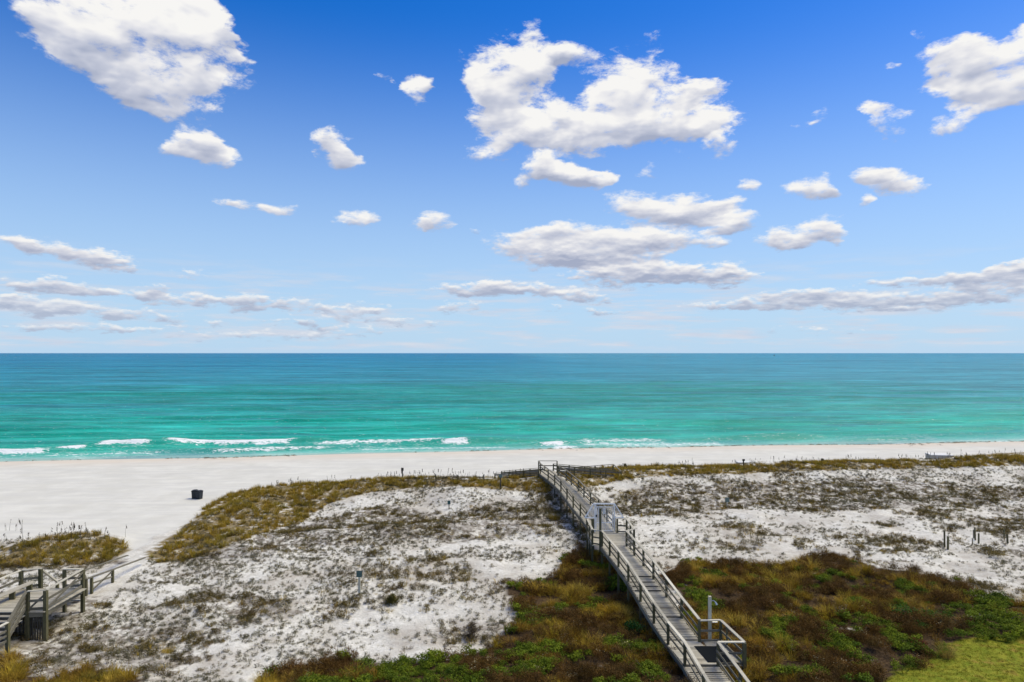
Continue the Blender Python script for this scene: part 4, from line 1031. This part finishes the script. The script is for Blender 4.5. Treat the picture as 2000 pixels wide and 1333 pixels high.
signpost('dune_sign', 'small faded teal notice on the grassy dune right of the gate', 1420, 992, 972, 8, 9, M_LTEAL, M_PALE, .08)
signpost('dune_sign', 'tiny teal notice on the dune slope in the middle behind the tufts', 877, 994, 978, 6, 7, M_TEAL, M_DARK, .08)
signpost('beach_sign', 'grey notice on a dark post in front of the left end of the beach ramp', 977.5, 956, 927, 7, 6, M_LTEAL, M_DARK, .12)
signpost('beach_sign', 'dark post with a square board standing on the dune crest left of centre', 786, 935, 914, 5, 6, M_DARK, M_DARK, .12)
signpost('beach_sign', 'short dark post with a small board on the crest near the white chest', 1452, 911, 897, 5, 4, M_BINTRIM, M_DARK, .12)
def stub(label, u, vb, vt, wpx, group='short posts on the dune crest', mat=None):
    x, y, z = at(u, vb); k = F / y; s = wpx / k; h = (vb - vt) / k
    mb = MB().box((x, y, z + h / 2 - .15), (s, s, h + .3)); me = mb.build('wooden_post', mat or M_POST); 
    c = Vector((x, y, z)); me.data.transform(Matrix.Translation(-c)); me.location = c
    me.rotation_euler = (random.uniform(-.03, .03), random.uniform(-.03, .03), random.uniform(0, .5))
    return tag(me, label, 'post', group)
stub('thin short post on the dune crest just right of the board post', 851, 936, 927, 1.8)
stub('short dark post on the dune crest between the thin post and the pale post', 894, 939, 928, 2)
stub('pale grey post just left of the beach ramp end', 945, 940, 927, 2.4, mat=M_RAIL)
stub('stubby dark post on the crest right of the far boardwalk platform', 1221, 914, 906, 4.5)
stub('stubby post on the crest between the board post and the white chest', 1606, 905, 896, 4)
gp = 'short posts standing in the sand at the right'
stub('tall dark post at the left end of the right hand post row', 1845, 1069, 1037, 2.4, gp)
stub('shorter post just in front of the leftmost tall post of the right hand row', 1851.5, 1074, 1048, 3, gp)
stub('pale thin post leaning beside the tall middle post', 1902, 1052, 1036, 2, gp, M_RAIL)
stub('tall dark post in the middle of the right hand row', 1904.8, 1056, 1031, 2, gp)
stub('dark post just right of the tall middle post', 1911.5, 1062, 1042, 2.2, gp)
stub('thin stake in front of the middle posts', 1899.5, 1064, 1052, 1.4, gp, M_RAIL)
stub('tall post near the right edge in front of dark brush', 1968, 1062, 1044, 2.4, gp)
stub('short post behind the right edge brush', 1961, 1049, 1034, 2, gp)
# litter bins on the beach
def bin_(u, vb, label, rz, s=1.0):
    x, y, z = at(u, vb); z -= .02; o = thing('litter_bin', label, 'bin', (x, y, z), 'dark bins on the beach')
    wd, dp, ht = .56 * s, .5 * s, .78 * s
    V = []
    for (k, zz) in ((.86, .02), (1, ht)):
        for (i, j) in ((-.5, -.5), (.5, -.5), (.5, .5), (-.5, .5)): V.append((i * wd * k, j * dp * k, zz))
    c, s_ = math.cos(rz), math.sin(rz)
    V = [(x + a * c - b_ * s_, y + a * s_ + b_ * c, z + q) for a, b_, q in V]
    mesh_obj('body', V, [(0, 3, 2, 1), (4, 5, 6, 7), (0, 1, 5, 4), (1, 2, 6, 5), (2, 3, 7, 6), (3, 0, 4, 7)], M_BIN, o)
    for k in range(4): MB().box((x + (dp * .47) * s_ , y - (dp * .47) * c, z + .15 + k * .15), (wd * .88, .03, .035), rz).build('slat', M_BINTRIM, o)
    V = []; prof = [(-.5, 0), (-.48, .07), (-.2, .13), (.2, .13), (.48, .07), (.5, 0)]
    for j in (-.54, .54):
        for (a, q) in prof: V.append((x + a * wd * 1.1 * c - j * dp * s_, y + a * wd * 1.1 * s_ + j * dp * c, z + ht + q * s))
    n_ = len(prof); Fc = [tuple(range(n_)), tuple(range(2 * n_ - 1, n_ - 1, -1))] + [(i, i + n_, (i + 1) % n_ + n_, (i + 1) % n_) for i in range(n_)]
    mesh_obj('lid', V, Fc, M_BINTRIM, o)
bin_(380.5, 974, 'left dark bin standing upright on the beach, plain side to the viewer', .25)
bin_(389, 975, 'right dark bin with slatted blue grey front, leaning against the other', -.3, .98)
# storage chests on the beach behind the dune
def chest(u0, u1, y, zt, label, hgt, dp=1.6, rz=-.12):
    x0 = (u0 - 1000) / F * y; x1 = (u1 - 1000) / F * y; xc = (x0 + x1) / 2; wd = x1 - x0; z0 = H(xc, y) - .05
    o = thing('storage_chest', label, 'chest', (xc, y, z0))
    MB().box((xc, y, (z0 + zt) / 2), (wd, dp, zt - z0), rz).build('body', M_BOX, o)
    MB().box((xc, y, zt + .05), (wd + .1, dp + .1, .1), rz).build('lid', M_LID, o)
    for k in (-.3, .3): MB().box((xc + wd * k, y - dp / 2 - .04 + wd * k * math.sin(rz), (z0 + zt) / 2 + .02), (.08, .04, zt - z0 - .06), rz).build('strap', M_LID, o)
chest(1815, 1854, 86.5, CAM_Z - (893 - HZ) / F * 86.5 + .28, 'long off white storage chest on the beach behind the right dune', 1, 1.8, -.2)
chest(1440, 1466, 86, CAM_Z - (905.5 - HZ) / F * 86 + .12, 'small low white chest on the beach by the short board post', 1, 1.2, 0)
# far boats
def boat(u, y, L, label):
    x = (u - 1000) / F * y; o = thing('boat', label, 'boat', (x, y, 0))
    V = [(x - L / 2, y - 2, 2.2), (x + L / 2, y - 2, 2.6), (x + L * .58, y, 2.8), (x + L / 2, y + 2, 2.6), (x - L / 2, y + 2, 2.2),
         (x - L / 2, y - 1.6, -.3), (x + L * .42, y - 1.4, -.3), (x + L * .46, y, -.3), (x + L * .42, y + 1.4, -.3), (x - L / 2, y + 1.6, -.3)]
    mesh_obj('hull', V, [(0, 1, 2, 3, 4), (9, 8, 7, 6, 5), (0, 5, 6, 1), (1, 6, 7, 2), (2, 7, 8, 3), (3, 8, 9, 4), (4, 9, 5, 0)], M_HULL, o)
    MB().box((x + L * .1, y, 4.2), (L * .3, 2.6, 3.4)).build('cabin', M_HULL, o)
    MB().tube([(x - L * .1, y, 2), (x - L * .1, y, 9)], .25, 6).build('mast', M_HULL, o)
boat(1512, 4200, 11, 'tiny boat on the horizon right of centre')
boat(871, 4600, 8, 'tiny boat on the horizon left of centre')
